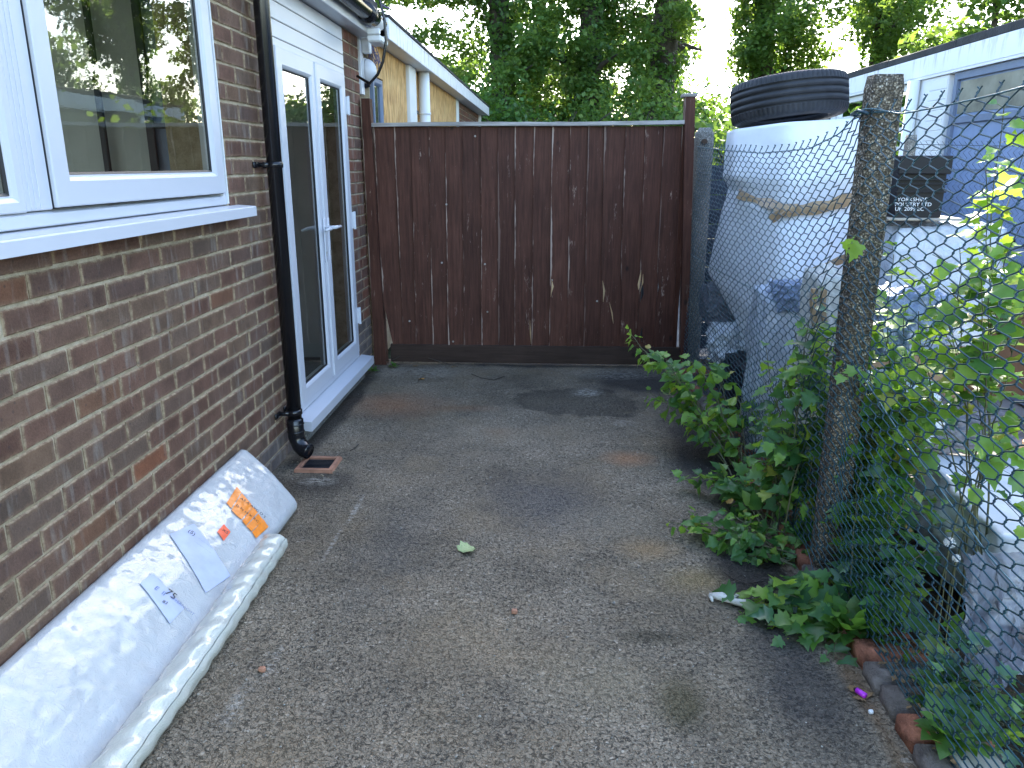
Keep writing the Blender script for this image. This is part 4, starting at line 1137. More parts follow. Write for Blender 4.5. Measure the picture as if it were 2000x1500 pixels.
def strand_set(parent, off, ystart, yend, amp, pv, topf, botf, posf, rad, mat, sides=5, jit=0.004, offs=0.0028, sag=None, name='wire'):
    i = 0; y = ystart
    while y < yend:
        rr_ = random.Random(1000 + i)
        pts = []
        n = 61
        for k in range(n + 1):
            side = (k + i) % 2
            yy = y + (amp if side else 0.0)
            ya = y + amp * 0.5
            zt, zb = topf(yy), botf(yy)
            zz = zt - (zt - zb) * k / n
            sgn = 1 if side else -1
            jy, jz = rr_.uniform(-jit, jit) * 0.35, rr_.uniform(-jit, jit) * 0.35
            yy += fbm((yy * 3, zz * 3, 0), 1.0, 2, 9.0) * 0.012 + jy
            zz += fbm((yy * 2, zz * 2, 5), 1.0, 2, 2.0) * 0.014 + jz
            h = (zt - zb) / n
            bx = posf(yy, zz)
            o_ = offs if (k // 2) % 1 == 0 else -offs
            pts.append(Vector((bx + offs, yy - sgn * 0.0035, zz + h * 0.30)))
            pts.append(Vector((bx, yy + sgn * 0.0030, zz)))
            pts.append(Vector((bx - offs, yy - sgn * 0.0035, zz - h * 0.30)))
        e = 1 if i % 2 else -1
        p0 = pts[0]
        pts = [p0 + Vector((0.003, -0.006 * e, 0.013)), p0 + Vector((0.004, 0.004 * e, 0.007))] + pts
        q_ = MB(off); q_.tube(pts, rad, sides, cap=False)
        q_.build(name, mat, parent, True, fix=False)
        y += amp; i += 1
def botz(y):
    if y < 2.5: return 0.055
    if y < 2.9: return 0.10
    return 0.03
strand_set(cf, CO, 1.15, 5.89, 0.051, PV, lambda y: interp(y, topz) + 0.012, botz, fx_, 0.0021, MAT['wire'])
def linewire(tab, rad, mat, name='line_wire', n=90, y0=1.0, y1=5.95, xo_=-0.004):
    q_ = MB(CO); pts = []
    for k in range(n + 1):
        y = y0 + (y1 - y0) * k / n; z = interp(y, tab)
        pts.append(Vector((fx_(y, z) + xo_, y, z)))
    q_.tube(pts, rad, 6); return q_.build(name, mat, cf, True)
linewire([(a, b) for a, b in topz], 0.0024, MAT['wire_light'], n=140)
linewire([(1.0, 0.03), (1.65, 0.055), (2.1, 0.056), (2.42, -0.01), (2.7, 0.1), (5.95, 0.05)], 0.0022, MAT['wire'], y0=1.2)
linewire([(1.0, 0.60), (1.6, 0.66), (2.5, 0.86), (2.72, 0.90), (5.95, 0.86)], 0.0022, MAT['wire_light'], xo_=0.006)
q = MB(CO); q.tube([(0.985, 2.62, 1.655), (0.975, 2.68, 1.668), (0.985, 2.76, 1.66), (1.03, 2.78, 1.655)], 0.0055, 8); q.tube([(0.99, 2.6, 1.665), (1.0, 2.645, 1.66), (1.09, 2.64, 1.662)], 0.003, 6); q.build('tie_wire', MAT['wire'], cf, True)

# second mesh across the yard
cf2 = thing('thin_mesh_fence', 'thin wire mesh fence running across in front of the blue garage door', 'fence', (2.4, 4.6, 0))
C2 = Vector((2.4, 4.6, 0))
i = 0; x = 2.0
while x < 3.0:
    pts = []
    for k in range(int((1.62 - 0.5) / 0.03)):
        pts.append(Vector((x + (0.03 if k % 2 else 0), 4.6 + (0.003 if k % 2 else -0.003), 1.625 - k * 0.03)))
    q = MB(C2); q.tube(pts, 0.0013, 4, cap=False); q.build('wire', MAT['wire_old'], cf2, fix=False); x += 0.03
q = MB(C2); q.tube([(1.98, 4.6, 1.61), (2.5, 4.6, 1.60), (3.04, 4.6, 1.61)], 0.0018, 5); q.build('line_wire', MAT['wire_old'], cf2)

# ================================================================== KERB
kb = thing('brick_edging', 'worn edging of red and grey bricks laid flat along the foot of the fence', 'edging', (1.02, 3.5, 0))
KO = Vector((1.02, 3.5, 0))
def kerb_brick(y, w, i):
    r_ = random.Random(i * 3 + 1)
    bm = bmesh.new(); bmesh.ops.create_cube(bm, size=1.0)
    for v in bm.verts: v.co = Vector((v.co.x * 0.215, v.co.y * (w - 0.012), v.co.z * 0.07))
    bmesh.ops.bevel(bm, geom=list(bm.edges), offset=0.005, segments=2, affect='EDGES')
    for v in bm.verts: v.co += Vector([fbm(v.co * 1.0 + Vector((i, 0, 0)), 18, 3, j * 7.0) * 0.0016 for j in range(3)])
    me = bpy.data.meshes.new('kerb_brick'); bm.to_mesh(me); bm.free()
    me.polygons.foreach_set('use_smooth', [True] * len(me.polygons))
    me.materials.append(MAT['kerb_grey'] if r_.random() < 0.45 else MAT['kerb_red'])
    link('brick', me, kb, Vector((1.075 + r_.uniform(-0.008, 0.008), y, 0.012 + r_.uniform(-0.006, 0.006))) - KO, (r_.uniform(-0.02, 0.02), r_.uniform(-0.02, 0.03), r_.uniform(-0.05, 0.05)))
y = 1.45; i = 0
while y < 5.8:
    w = 0.118; kerb_brick(y, w, i); y += w; i += 1
q = MB(); q.box((1.03, 1.38, 0.045), (1.14, 1.86, 0.066), 0.004)
o = q.build('timber_offcut', MAT['lightwood']); meta(o, 'pale flat timber offcut lying on the brick edging at the bottom right corner', 'board')

# ================================================================== JUNK behind the fence
def crumple(name, label, cat, c, size, mat, seed=1.0, amp=0.12, sc_=3.0, power=0.6, rot=0.0, cuts=26, flat=True, floor=None, group=None):
    bm = bmesh.new(); bmesh.ops.create_cube(bm, size=2.0); bmesh.ops.subdivide_edges(bm, edges=list(bm.edges), cuts=cuts, use_grid_fill=True)
    rm = Matrix.Rotation(rot, 3, 'Z')
    for v in bm.verts:
        p_ = v.co.copy(); n_ = p_.normalized(); s_ = n_.lerp(p_, power)
        d_ = fbm(n_, sc_, 4, seed) + 0.6 * abs(fbm(n_, sc_ * 2.2, 3, seed + 5)) - 0.35 * abs(fbm(n_, sc_ * 4.5, 2, seed + 9))
        s_ = s_ * (1 + amp * d_)
        s_ = Vector((s_.x * size[0] / 2, s_.y * size[1] / 2, s_.z * size[2] / 2))
        s_ = rm @ s_
        if floor is not None: s_.z = max(s_.z, floor - c[2])
        v.co = s_
    bmesh.ops.recalc_face_normals(bm, faces=bm.faces)
    me = bpy.data.meshes.new(name); bm.to_mesh(me); bm.free()
    me.polygons.foreach_set('use_smooth', [True] * len(me.polygons)); me.materials.append(mat)
    o_ = link(name, me, None, c)
    if label: meta(o_, label, cat, group)
    return o_

# big wrapped white thing with brown tape
bw = thing('wrapped_furniture', 'tall white wrapped bundle bound with brown tape behind the mesh, tyre on top', 'bundle', (1.4, 4.7, 0))
BO = Vector((1.4, 4.7, 0))
lev = [  # v, left(u,y), crease(u,y), right(u,y)
    (0, (1437, 252, 4.80), (1540, 238, 4.42), (1712, 229, 4.35)),
    (1, (1432, 300, 4.78), (1538, 300, 4.40), (1712, 295, 4.33)),
    (2, (1428, 345, 4.76), (1534, 352, 4.38), (1712, 345, 4.32)),
    (3, (1440, 372, 4.78), (1532, 405, 4.395), (1712, 378, 4.335)),
    (4, (1436, 388, 4.78), (1530, 432, 4.39), (1712, 398, 4.33)),
    (5, (1425, 420, 4.90), (1528, 455, 4.36), (1705, 430, 4.30)),
    (6, (1405, 500, 5.10), (1524, 540, 4.28), (1700, 520, 4.22)),
    (7, (1394, 548, 5.25), (1516, 640, 4.26), (1690, 620, 4.20)),
    (8, (1415, 585, 5.25), (1530, 800, 4.26), (1690, 800, 4.20))]
rings = []
for (_, l_, c_, r_) in lev:
    L_, C__, R_ = onY(*l_), onY(*c_), onY(*r_)
    zz = L_.z
    B1 = Vector((R_.x + 0.05, R_.y + 0.75, R_.z)); B0 = Vector((L_.x + 0.05, L_.y + 0.5, L_.z))
    ring = []
    cor = [L_, C__, R_, B1, B0]
    for k in range(5):
        a, b = cor[k], cor[(k + 1) % 5]
        for e in range(10):
            ring.append(a.lerp(b, e / 10))
    # soften corners
    for _k in range(1): ring = [(ring[j - 1] + ring[j] * 2 + ring[(j + 1) % 50]) / 4 for j in range(50)]
    rings.append(ring)
def rg(f):
    i0 = min(int(f), len(rings) - 2); t_ = f - i0
    return [rings[i0][j].lerp(rings[i0 + 1][j], t_) for j in range(50)]
NS = 70
q = MB(BO); vs_ = []; fs = []
for k in range(NS + 1):
    f = k / NS * (len(rings) - 1)
    for j, p_ in enumerate(rg(f)):
        w_ = fbm((j * 0.12, f * 0.9, 0), 1.6, 3, 2.0) * 0.006
        c0 = Vector((1.42, 4.8, p_.z)); d_ = (p_ - c0).normalized()
        vs_.append(p_ + d_ * w_)
for k in range(NS):
    for j in range(50):
        j2 = (j + 1) % 50; fs.append((k * 50 + j, k * 50 + j2, (k + 1) * 50 + j2, (k + 1) * 50 + j))
fs.append(tuple(range(50)))
q.add(vs_, fs); q.build('white_wrapping', MAT['whitewrap'], bw, True)
def tape(px, y_, w, name='brown_tape', th=0.004):
    """px = centre line (u,v,y)"""
    pts = [onY(u, v, yy) for (u, v, yy) in px]
    # densify
    dense = []
    for a, b in zip(pts, pts[1:]):
        for e in range(6): dense.append(a.lerp(b, e / 6))
    dense.append(pts[-1])
    q_ = MB(BO); vs2 = []
    for k, p_ in enumerate(dense):
        t_ = (dense[min(k + 1, len(dense) - 1)] - dense[max(0, k - 1)]).normalized()
        up_ = Vector((0, -1, 0)).cross(t_); up_.normalize()
        ww = w * (1 + 0.15 * sin(k * 0.9))
        vs2 += [p_ + up_ * ww, p_ + Vector((0, -th, 0)) + up_ * ww * 0.3, p_ + Vector((0, -th, 0)) - up_ * ww * 0.3, p_ - up_ * ww]
    q_.add(vs2, [(k * 4 + e, k * 4 + e + 1, k * 4 + 5 + e, k * 4 + 4 + e) for k in range(len(dense) - 1) for e in range(3)])
    return q_.build(name, MAT['brownpaper'], bw, True)
tape([(1441, 378, 4.755), (1480, 388, 4.60), (1515, 402, 4.42), (1533, 412, 4.355)], 4.4, 0.028)
tape([(1528, 412, 4.37), (1570, 410, 4.36), (1620, 402, 4.33), (1660, 388, 4.31), (1712, 378, 4.30)], 4.4, 0.032)
tape([(1505, 430, 4.40), (1530, 412, 4.362), (1560, 404, 4.352)], 4.4, 0.022)
tape([(1585, 532, 4.18), (1625, 515, 4.17), (1665, 498, 4.165), (1712, 478, 4.16)], 4.2, 0.020)
tape([(1485, 575, 4.33), (1510, 577, 4.24), (1545, 585, 4.2)], 4.2, 0.02)

# tyre
tc = (onY(1425, 205, 4.86) + onY(1655, 190, 4.86)) / 2
tr_ = (onY(1655, 190, 4.86) - onY(1425, 205, 4.86)).length / 2 * 1.0
ty = thing('car_tyre', 'worn black car tyre lying flat on top of the white wrapped bundle', 'tyre', (tc.x, 4.86, 1.862), rot=(R(-5), R(-5.5), 0))
RT = 0.325; HW = 0.108
prof_t = [(-HW * 1.0, RT - 0.055, 0), (-HW * 1.02, RT - 0.03, 0), (-HW * 0.93, RT - 0.010, 1), (-HW * 0.80, RT - 0.003, 1), (-HW * 0.62, RT, 1)]
def gro(c_):  # groove
    return [(c_ - 0.006, RT + 0.001, 0), (c_ - 0.0045, RT - 0.010, 0), (c_ + 0.0045, RT - 0.010, 0), (c_ + 0.006, RT + 0.001, 0)]
prof_t += gro(-0.056) + gro(-0.019) + gro(0.019) + gro(0.056)
prof_t += [(HW * 0.62, RT, 1), (HW * 0.80, RT - 0.003, 1), (HW * 0.93, RT - 0.010, 1), (HW * 1.02, RT - 0.03, 0), (HW * 1.0, RT - 0.055, 0)]
NA = 74 * 4
vs_ = []; fs = []; npf = len(prof_t)
for a in range(NA):
    an = 2 * pi * a / NA; dent = (a % 4 == 0)
    for (h_, r_, sp_) in prof_t:
        rr_ = r_ - (0.008 if (sp_ and dent) else 0)
        vs_.append((rr_ * cos(an), rr_ * sin(an), h_))
for a in range(NA):
    a2 = (a + 1) % NA
    for k in range(npf - 1): fs.append((a * npf + k, a2 * npf + k, a2 * npf + k + 1, a * npf + k + 1))
q = MB(); q.add(vs_, fs); q.build('tread', MAT['rubber'], ty, True)
for s_ in (-1, 1):
    q = MB(); pr = [(HW * 1.0, RT - 0.055), (HW * 1.06, RT - 0.085), (HW * 1.0, RT - 0.11), (HW * 0.86, RT - 0.125), (HW * 0.80, RT - 0.125), (HW * 0.78, RT - 0.10), (HW * 0.8, RT - 0.03)]
    n_ = 96; vs_ = [(r_ * cos(2 * pi * a / n_), r_ * sin(2 * pi * a / n_), s_ * h_) for a in range(n_) for (h_, r_) in pr]
    fs = [(a * 7 + k, ((a + 1) % n_) * 7 + k, ((a + 1) % n_) * 7 + k + 1, a * 7 + k + 1) for a in range(n_) for k in range(6)]
    q.add(vs_, fs); q.build('sidewall', MAT['rubber'], ty, True)

# black crate with lettering
cy = 3.45
cr0 = onY(1738, 425, cy); cr1 = onY(1860, 302, cy)
ct = thing('plastic_crate', 'black plastic poultry crate with white stencilled lettering behind the near post', 'crate', (1.55, cy, cr0.z))
KO2 = Vector((1.55, cy, cr0.z)); cz0 = cr0.z; cz1 = cr1.z - 0.004
XL, XR = 1.46, onY(1840, 400, cy).x; XR2 = onY(1857, 310, cy).x
q = MB(KO2)
q.box((XL, cy, cz0), (XR, cy + 0.012, cz1)); q.box((XL, cy + 0.4, cz0), (XR, cy + 0.412, cz1)); q.box((XR - 0.012, cy + 0.012, cz0), (XR, cy + 0.4, cz1)); q.box((XL, cy + 0.012, cz0), (XL + 0.012, cy + 0.4, cz1)); q.box((XL + 0.012, cy + 0.012, cz0), (XR - 0.012, cy + 0.4, cz0 + 0.012))
q.build('body', MAT['blackplastic'], ct)
q = MB(KO2); q.box((XL - 0.02, cy - 0.026, cz1 - 0.075), (XR2, cy - 0.0005, cz1), 0.004); q.box((XR + 0.0005, cy, cz1 - 0.075), (XR2, cy + 0.41, cz1), 0.003); q.build('rim', MAT['blackplastic'], ct)
for k, zz in enumerate((0.10, 0.118, 0.150)):
    q = MB(KO2); q.box((XL - 0.015, cy - 0.018, cz1 - zz), (XR2 - 0.006, cy - 0.0005, cz1 - zz + 0.007), 0.001); q.build('rib', MAT['blackplastic'], ct)
for ln, (tx, u, v) in enumerate([('YORKSHIRE', 1752, 393), ('POULTRY LTD', 1747, 402.5), ('UK 2099 EC', 1747, 411.5)]):
    vs_, fs = text_geo(tx, 0.0255); b = onY(u, v, cy)
    q = MB(KO2); q.add([(b.x + p_.x * 0.93, cy - 0.0012, b.z + p_.y * 0.85) for p_ in vs_], fs); q.build('lettering', MAT['whiteink'], ct, fix=False)

# covered stack under the crate
crumple('covered_box', 'box wrapped in translucent white sheeting under the black crate', 'box', (1.72, 3.75, 0.98), (0.50, 0.60, 0.56), MAT['clearsheet'], 3.0, 0.05, 3, 0.82)
q = MB(); q.box((1.45, 3.50, 0.45), (1.90, 4.0, 0.80), 0.01); o = q.build('cardboard_box', MAT['cardboard_light']); meta(o, 'brown cardboard box at the foot of the sheeted box', 'box')
q = MB(); q.box((1.43, 3.44, cz0 - 0.012), (1.74, 3.9, cz0 - 0.001), 0.003); o = q.build('wooden_board', MAT['lightwood']); meta(o, 'thin pale board lying under the black crate', 'board')
# brown boards leaning at the right
def slabq(name, label, pts, th, mat, cat='board'):
    P = [Vector(p_) for p_ in pts]; n_ = (P[1] - P[0]).cross(P[2] - P[0]).normalized() * th
    q_ = MB(); q_.add(P + [p_ + n_ for p_ in P], [(3, 2, 1, 0), (4, 5, 6, 7), (0, 1, 5, 4), (1, 2, 6, 5), (2, 3, 7, 6), (3, 0, 4, 7)])
    return meta(q_.build(name, mat), label, cat)
slabq('brown_board', 'tall brown sheet leaning among the rubbish right of the near post', [onY(1735, 700, 4.25), onY(2080, 740, 4.15), onY(2080, 640, 4.15), onY(1735, 548, 4.25)], 0.012, MAT['cardboard'])
slabq('leaning_sheet', 'brown panel with a rounded top edge standing on the right in front of the garages', [onY(1835, 770, 4.08), onY(2100, 775, 3.98), onY(2100, 590, 3.98), onY(1850, 575, 4.08)], 0.015, MAT['cardboard'])
slabq('wooden_batten', 'narrow brown batten lying across above the pale mattress', [onY(1850, 858, 3.35), onY(2080, 880, 3.2), onY(2080, 864, 3.2), onY(1850, 846, 3.35)], 0.03, MAT['cardboard_light'], 'batten')
crumple('blue_bag', 'crumpled pale blue bag wedged behind the near post', 'bag', tuple(onY(1765, 625, 3.0)), (0.26, 0.24, 0.24), MAT['bluebag'], 6.0, 0.2, 3)
crumple('grey_blanket', 'folded grey padded sheet above the pale mattress', 'blanket', tuple(onY(1855, 830, 3.2)), (0.45, 0.35, 0.16), MAT['greysheet'], 2.0, 0.15, 3)
# pale mattress lit by the sun
crumple('pale_mattress', 'pale mattress in clear film lying in the sun at the right edge', 'mattress', (1.98, 2.64, 0.20), (1.06, 0.80, 0.34), MAT['foam'], 4.0, 0.05, 2.5, 0.85, rot=-0.10, floor=0.0)
q = MB(); q.box((1.55, 2.3, 0.0), (2.5, 2.9, 0.035)); o = q.build('pallet_base', MAT['cardboard_light']); meta(o, 'low brown pallet board under the pale mattress', 'pallet')
# grey polythene at lower right
q = MB()
def gs(a, b):
    e_ = 22 * fbm((b * 3, 0.5, 0), 1.3, 3, 4.0) + 38 * (b - 0.3)
    u = 1878 + e_ + (202 - e_) * a; v = 1082 + 260 * b + 26 * sin(a * 7 + 1) * b
    p_ = onY(u, v, 2.16 - 0.28 * b)
    return p_ + Vector((0.03 * fbm((a * 3, b * 3, 0), 1.2, 4, 1.0) , 0.05 * fbm((a * 4, b * 2, 0), 1.2, 4, 7.0), 0.02 * abs(fbm((a * 5, b * 2, 0), 2, 3))))
q.grid(gs, 60, 50); o = q.build('polythene_sheet', MAT['greysheet'], None, True); meta(o, 'sagging grey translucent polythene sheet behind the mesh at the lower right', 'sheet')
# translucent sheets and bags between the posts
crumple('polythene_bundle', 'tall bundle of bluish translucent polythene below the taped white bundle', 'bundle', tuple(onY(1525, 735, 4.05)), (0.34, 0.36, 0.98), MAT['clearsheet'], 8.0, 0.10, 3, 0.7, floor=0.0)
crumple('white_bag', 'white plastic rubbish bag slumped by the far concrete post', 'bag', tuple(onY(1452, 672, 5.15)), (0.42, 0.4, 0.28), MAT['whitebag'], 1.0, 0.22, 3)
crumple('black_bag', 'black rubbish bag under the white bag by the far post', 'bag', tuple(onY(1462, 745, 5.1)), (0.42, 0.4, 0.42), MAT['blackplastic'], 3.0, 0.15, 3, floor=0.0)
crumple('grey_tarpaulin', 'dark grey crumpled tarpaulin on the white bag behind the mesh', 'tarpaulin', tuple(onY(1415, 592, 5.45)), (0.30, 0.35, 0.26), MAT['greysheet'], 5.0, 0.2, 3)
crumple('blue_grey_sack', 'blue grey sack lying on top of the polythene bundle', 'sack', tuple(onY(1550, 578, 3.95)), (0.22, 0.22, 0.15), MAT['bluebag'], 9.0, 0.2, 3)
cc_ = crumple('cream_dust_sheet', 'cream dust sheet with brown stripes hanging beside the near post', 'dust sheet', tuple(onY(1605, 690, 3.5)), (0.18, 0.25, 0.78), MAT['creamcloth'], 7.0, 0.08, 3, 0.7)
for (u, w) in ((1593, 0.010), (1612, 0.009)):
    pts = [onY(u + 3 * sin(v * 0.05), v, 3.365) for v in range(565, 760, 12)]
    q = MB(onY(1605, 690, 3.5)); vs_ = []
    for p_ in pts: vs_ += [p_ + Vector((-w, 0, 0)), p_ + Vector((w, 0, 0)), p_ + Vector((w, 0.03, 0)), p_ + Vector((-w, 0.03, 0))]
    q.add(vs_, [(k * 4 + e, k * 4 + (e + 1) % 4, k * 4 + 4 + (e + 1) % 4, k * 4 + 4 + e) for k in range(len(pts) - 1) for e in range(4)] + [(0, 1, 2, 3), tuple(len(pts) * 4 - 4 + e for e in range(4))]); q.build('brown_stripe', MAT['brownpaper'], cc_)
crumple('black_sack', 'black sack on the ground between the polythene bundle and the fence', 'sack', (1.28, 4.7, 0.17), (0.35, 0.8, 0.36), MAT['blackplastic'], 13.0, 0.15, 3, floor=0.0)
crumple('pale_sack', 'pale plastic sack half hidden in the leaves right of the near post', 'sack', tuple(onY(1720, 790, 2.95)), (0.35, 0.3, 0.25), MAT['whitebag'], 15.0, 0.2, 3, floor=0.0)
# dark panel fence at the back
df = thing('dark_panel_fence', 'dark grey slatted fence panel behind the far concrete post', 'fence', (2.0, 6.4, 0))
for k in range(13):
    q = MB((2.0, 6.4, 0)); q.box((1.23, 6.38 + 0.004 * (k % 2), 0.02 + k * 0.114), (2.9, 6.40 + 0.004 * (k % 2), 0.02 + k * 0.114 + 0.108), 0.003); q.build('slat', MAT['darkfence'], df)
for xx in (1.22, 2.05, 2.9):
    q = MB((2.0, 6.4, 0)); q.box((xx - 0.03, 6.41, 0), (xx + 0.03, 6.47, 1.52), 0.004); q.build('post', MAT['darkfence'], df)

# ================================================================== SHRUBS AND WEEDS (foreground)
def leaf_mesh(kind, seed, mat):
    r_ = random.Random(seed)
    if kind == 'lobed':
        half = [(0.0, 0.0), (0.20, -0.07), (0.40, 0.02), (0.33, 0.16), (0.55, 0.33), (0.33, 0.40), (0.34, 0.58), (0.15, 0.66), (0.0, 1.0)]
        mids = [0.0, 0.0, 0.08, 0.16, 0.30, 0.40, 0.55, 0.68, 1.0]
    elif kind == 'ovate':
        half = [(0.0, 0.0), (0.22, 0.02), (0.36, 0.16), (0.35, 0.28), (0.38, 0.36), (0.28, 0.50), (0.24, 0.62), (0.10, 0.82), (0.0, 1.0)]
        mids = [0.0, 0.05, 0.15, 0.26, 0.36, 0.50, 0.62, 0.82, 1.0]
    else:  # dandelion : long toothed
        half = [(0.0, 0.0), (0.04, 0.15), (0.13, 0.24), (0.05, 0.32), (0.17, 0.44), (0.07, 0.52), (0.19, 0.66), (0.12, 0.82), (0.0, 1.0)]
        mids = [0.0, 0.15, 0.2, 0.32, 0.4, 0.52, 0.62, 0.82, 1.0]
    fold = r_.uniform(0.05, 0.45); dro = r_.uniform(0.05, 0.45); tw = r_.uniform(-0.25, 0.25)
    def P(x, y):
        x *= r_.uniform(0.92, 1.08)
        z = abs(x) * fold - dro * y * y + tw * x * y + 0.05 * sin(9 * y + 5 * x)
        return (x, y, z)
    vs_ = []; fs = []
    n_ = len(half)
    mid = [P(0, m_) for m_ in mids]
    for s_ in (-1, 1):
        b0 = len(vs_)
        vs_ += [P(s_ * x, y) for x, y in half]
        if s_ == -1:
            m0 = len(vs_); vs_ += mid
        for k in range(n_ - 1):
            f_ = (b0 + k, b0 + k + 1, m0 + k + 1, m0 + k)
            if k == 0: f_ = (b0 + 1, m0 + 1, m0 + 0)
            if k == n_ - 2: f_ = (b0 + k, m0 + n_ - 1, m0 + k)
            fs.append(f_ if s_ == 1 else tuple(reversed(f_)))
    me = bpy.data.meshes.new('leaf'); me.from_pydata(vs_, [], fs); me.materials.append(mat)
    me.polygons.foreach_set('use_smooth', [True] * len(me.polygons)); me.update()
    return me
LEAF = {}
for kind in ('lobed', 'ovate', 'toothed'):
    for mk in ('leaf_vine', 'leaf_sunny', 'leaf_dark', 'leaf_weed', 'leaf_dead'):
        if (kind == 'toothed') != (mk == 'leaf_weed') and not (kind == 'lobed' and mk == 'leaf_weed'): continue
        LEAF[(kind, mk)] = [leaf_mesh(kind, s_ * 13 + len(mk), MAT[mk]) for s_ in range(6)]

def stem_curve(a, b, sag, n=14, wob=0.015, seed=0):
    a, b = Vector(a), Vector(b)
    pts = []
    for k in range(n + 1):
        t_ = k / n
        p_ = a.lerp(b, t_) + Vector((0, 0, sag * sin(pi * t_)))
        p_ += Vector((fbm((t_ * 2, seed, 0), 1.5), fbm((t_ * 2, seed, 5), 1.5), fbm((t_ * 2, seed, 9), 1.5))) * wob * (0.3 + t_)
        pts.append(p_)
    return pts

def shrub(name, label, cat, base, tips, leaf_keys, size, per_m=38, npart=300, sag=0.08, twigs=3, group=None, young_tip=True, rad=0.004, start=0.25, spread=0.10, seed=1, flat=0.0):
    r_ = random.Random(seed)
    t = thing(name, label, cat, base, group)
    O = Vector(base)
    lv = []   # (pos, tip dir, size, key, age)
    def dress(pts, st, dens, szf, tipness):
        L_ = sum((pts[k + 1] - pts[k]).length for k in range(len(pts) - 1))
        n_ = max(2, int(L_ * dens))
        for e in range(n_):
            f = st + (1 - st) * (e + r_.random()) / n_
            f = min(0.999, f); k = f * (len(pts) - 1); i0 = int(k)
            p_ = pts[i0].lerp(pts[i0 + 1], k - i0); tg = (pts[i0 + 1] - pts[i0]).normalized()
            side = tg.cross(Vector((0, 0, 1)));
            if side.length < 0.1: side = Vector((1, 0, 0))
            side.normalize()
            an = r_.uniform(0, 2 * pi)
            out = (side * cos(an) + tg.cross(side) * sin(an)) * r_.uniform(0.5, 1.0) + tg * 0.5 + Vector((0, 0, -0.15))
            out.normalize()
            pos = p_ + out * r_.uniform(0.008, 0.035)
            s_ = size * szf * r_.uniform(0.65, 1.35) * (1 - 0.45 * max(0, f - 0.75) * 4 * tipness)
            lv.append((pos, out, s_, f, p_))
    q_ = MB(O)
    for ti, tp in enumerate(tips):
        tp = Vector(tp[:3])
        b_ = O + Vector((r_.uniform(-spread, spread), r_.uniform(-spread, spread), 0.0))
        d_ = (tp - b_).length
        pts = stem_curve(b_, tp, sag * d_ * r_.uniform(0.5, 1.3), 16, 0.03 * d_, seed * 3.1 + ti)
        n_ = len(pts); qq = MB(O); qq.tube(pts, [rad * (1 - 0.75 * k / n_) for k in range(n_)], 5)
        qq.build('stem', MAT['stem'], t, True, fix=False)
        dress(pts, start, per_m, 1.0, 1.0)
        for w in range(twigs):
            f = r_.uniform(0.3, 0.85); k = int(f * (n_ - 1)); p0 = pts[k]
            ln_ = d_ * r_.uniform(0.12, 0.34)
            dr = (Vector((r_.gauss(0, 1), r_.gauss(0, 1), r_.gauss(0.25, 0.8) * (1 - flat))).normalized() + (pts[k + 1] - pts[k]).normalized() * 0.7).normalized()
            p1 = p0 + dr * ln_
            p1.z = max(p1.z, 0.02)
            tw_ = stem_curve(p0, p1, 0.06 * ln_, 6, 0.03 * ln_, ti + w)
            q_.tube(tw_, [rad * 0.5 * (1 - 0.6 * e / 7) for e in range(7)], 4)
            dress(tw_, 0.1, per_m * 1.15, 0.85, 1.0)
    if q_.v: meta(q_.build('twigs', MAT['stem'], t, True, fix=False), kind='stuff')
    def proj_size(L): return -L[2] / (L[0] - CAMP).dot(_fw)
    lv.sort(key=proj_size)
    rest = {}
    petv = MB(O)
    for n_, (pos, out, s_, f, anch) in enumerate(lv):
        key = leaf_keys[r_.randrange(len(leaf_keys))]
        if young_tip and f > 0.8 and r_.random() < 0.7: key = (key[0], 'leaf_sunny')
        ms = LEAF.get(key) or LEAF[('lobed', key[1])]
        me = ms[r_.randrange(len(ms))]
        # leaf frame: y axis = out/drooping, normal mostly up and to the light
        ydir = (out + Vector((0, 0, -0.35))).normalized()
        nrm = Vector((r_.gauss(0, 0.45) - 0.15, r_.gauss(0, 0.45) - 0.15, 1.0)).normalized()
        xdir = ydir.cross(nrm).normalized(); nrm = xdir.cross(ydir).normalized()
        mt = Matrix((xdir, ydir, nrm)).transposed().to_4x4()
        mt.translation = pos - O
        if n_ < npart:
            o_ = bpy.data.objects.new('leaf', me); col.objects.link(o_); o_.parent = t
            o_.matrix_local = mt @ Matrix.Diagonal((s_, s_, s_, 1))
        else:
            q3 = rest.setdefault(key[1], MB()); mm_ = mt @ Matrix.Diagonal((s_, s_, s_, 1))
            q3.add([mm_ @ v.co for v in me.vertices], [tuple(p_.vertices) for p_ in me.polygons])
        if n_ < 700: petv.tube([anch, pos], 0.0008, 3, cap=False)
    for kk, q3 in rest.items():
        o_ = q3.build('small_leaves', MAT[kk], t, True, fix=False); o_['kind'] = 'stuff'
    if petv.v: meta(petv.build('petioles', MAT['stem'], t, False, fix=False), kind='stuff')
    return t
LV, LY, LD, LW = ('lobed', 'leaf_vine'), ('lobed', 'leaf_sunny'), ('lobed', 'leaf_dark'), ('lobed', 'leaf_weed')
OV = ('ovate', 'leaf_vine'); OY = ('ovate', 'leaf_sunny')
Yp = lambda u, v, y: tuple(onY(u, v, y))
shrub('sapling', 'green leafy sapling reaching out over the drive towards the gate', 'shrub', (0.99, 3.65, 0.02),
      [Yp(1222, 648, 4.35), Yp(1262, 700, 4.3), Yp(1345, 700, 4.4), Yp(1402, 710, 4.3), Yp(1262, 765, 4.15), Yp(1330, 780, 4.1), Yp(1300, 735, 4.2), Yp(1440, 760, 4.0), Yp(1490, 775, 3.9), Yp(1395, 800, 3.9), Yp(1360, 850, 3.9), Yp(1450, 860, 3.7)],
      [OV, OY, OY, LV], 0.072, per_m=24, seed=3, twigs=3, sag=0.10, start=0.35)
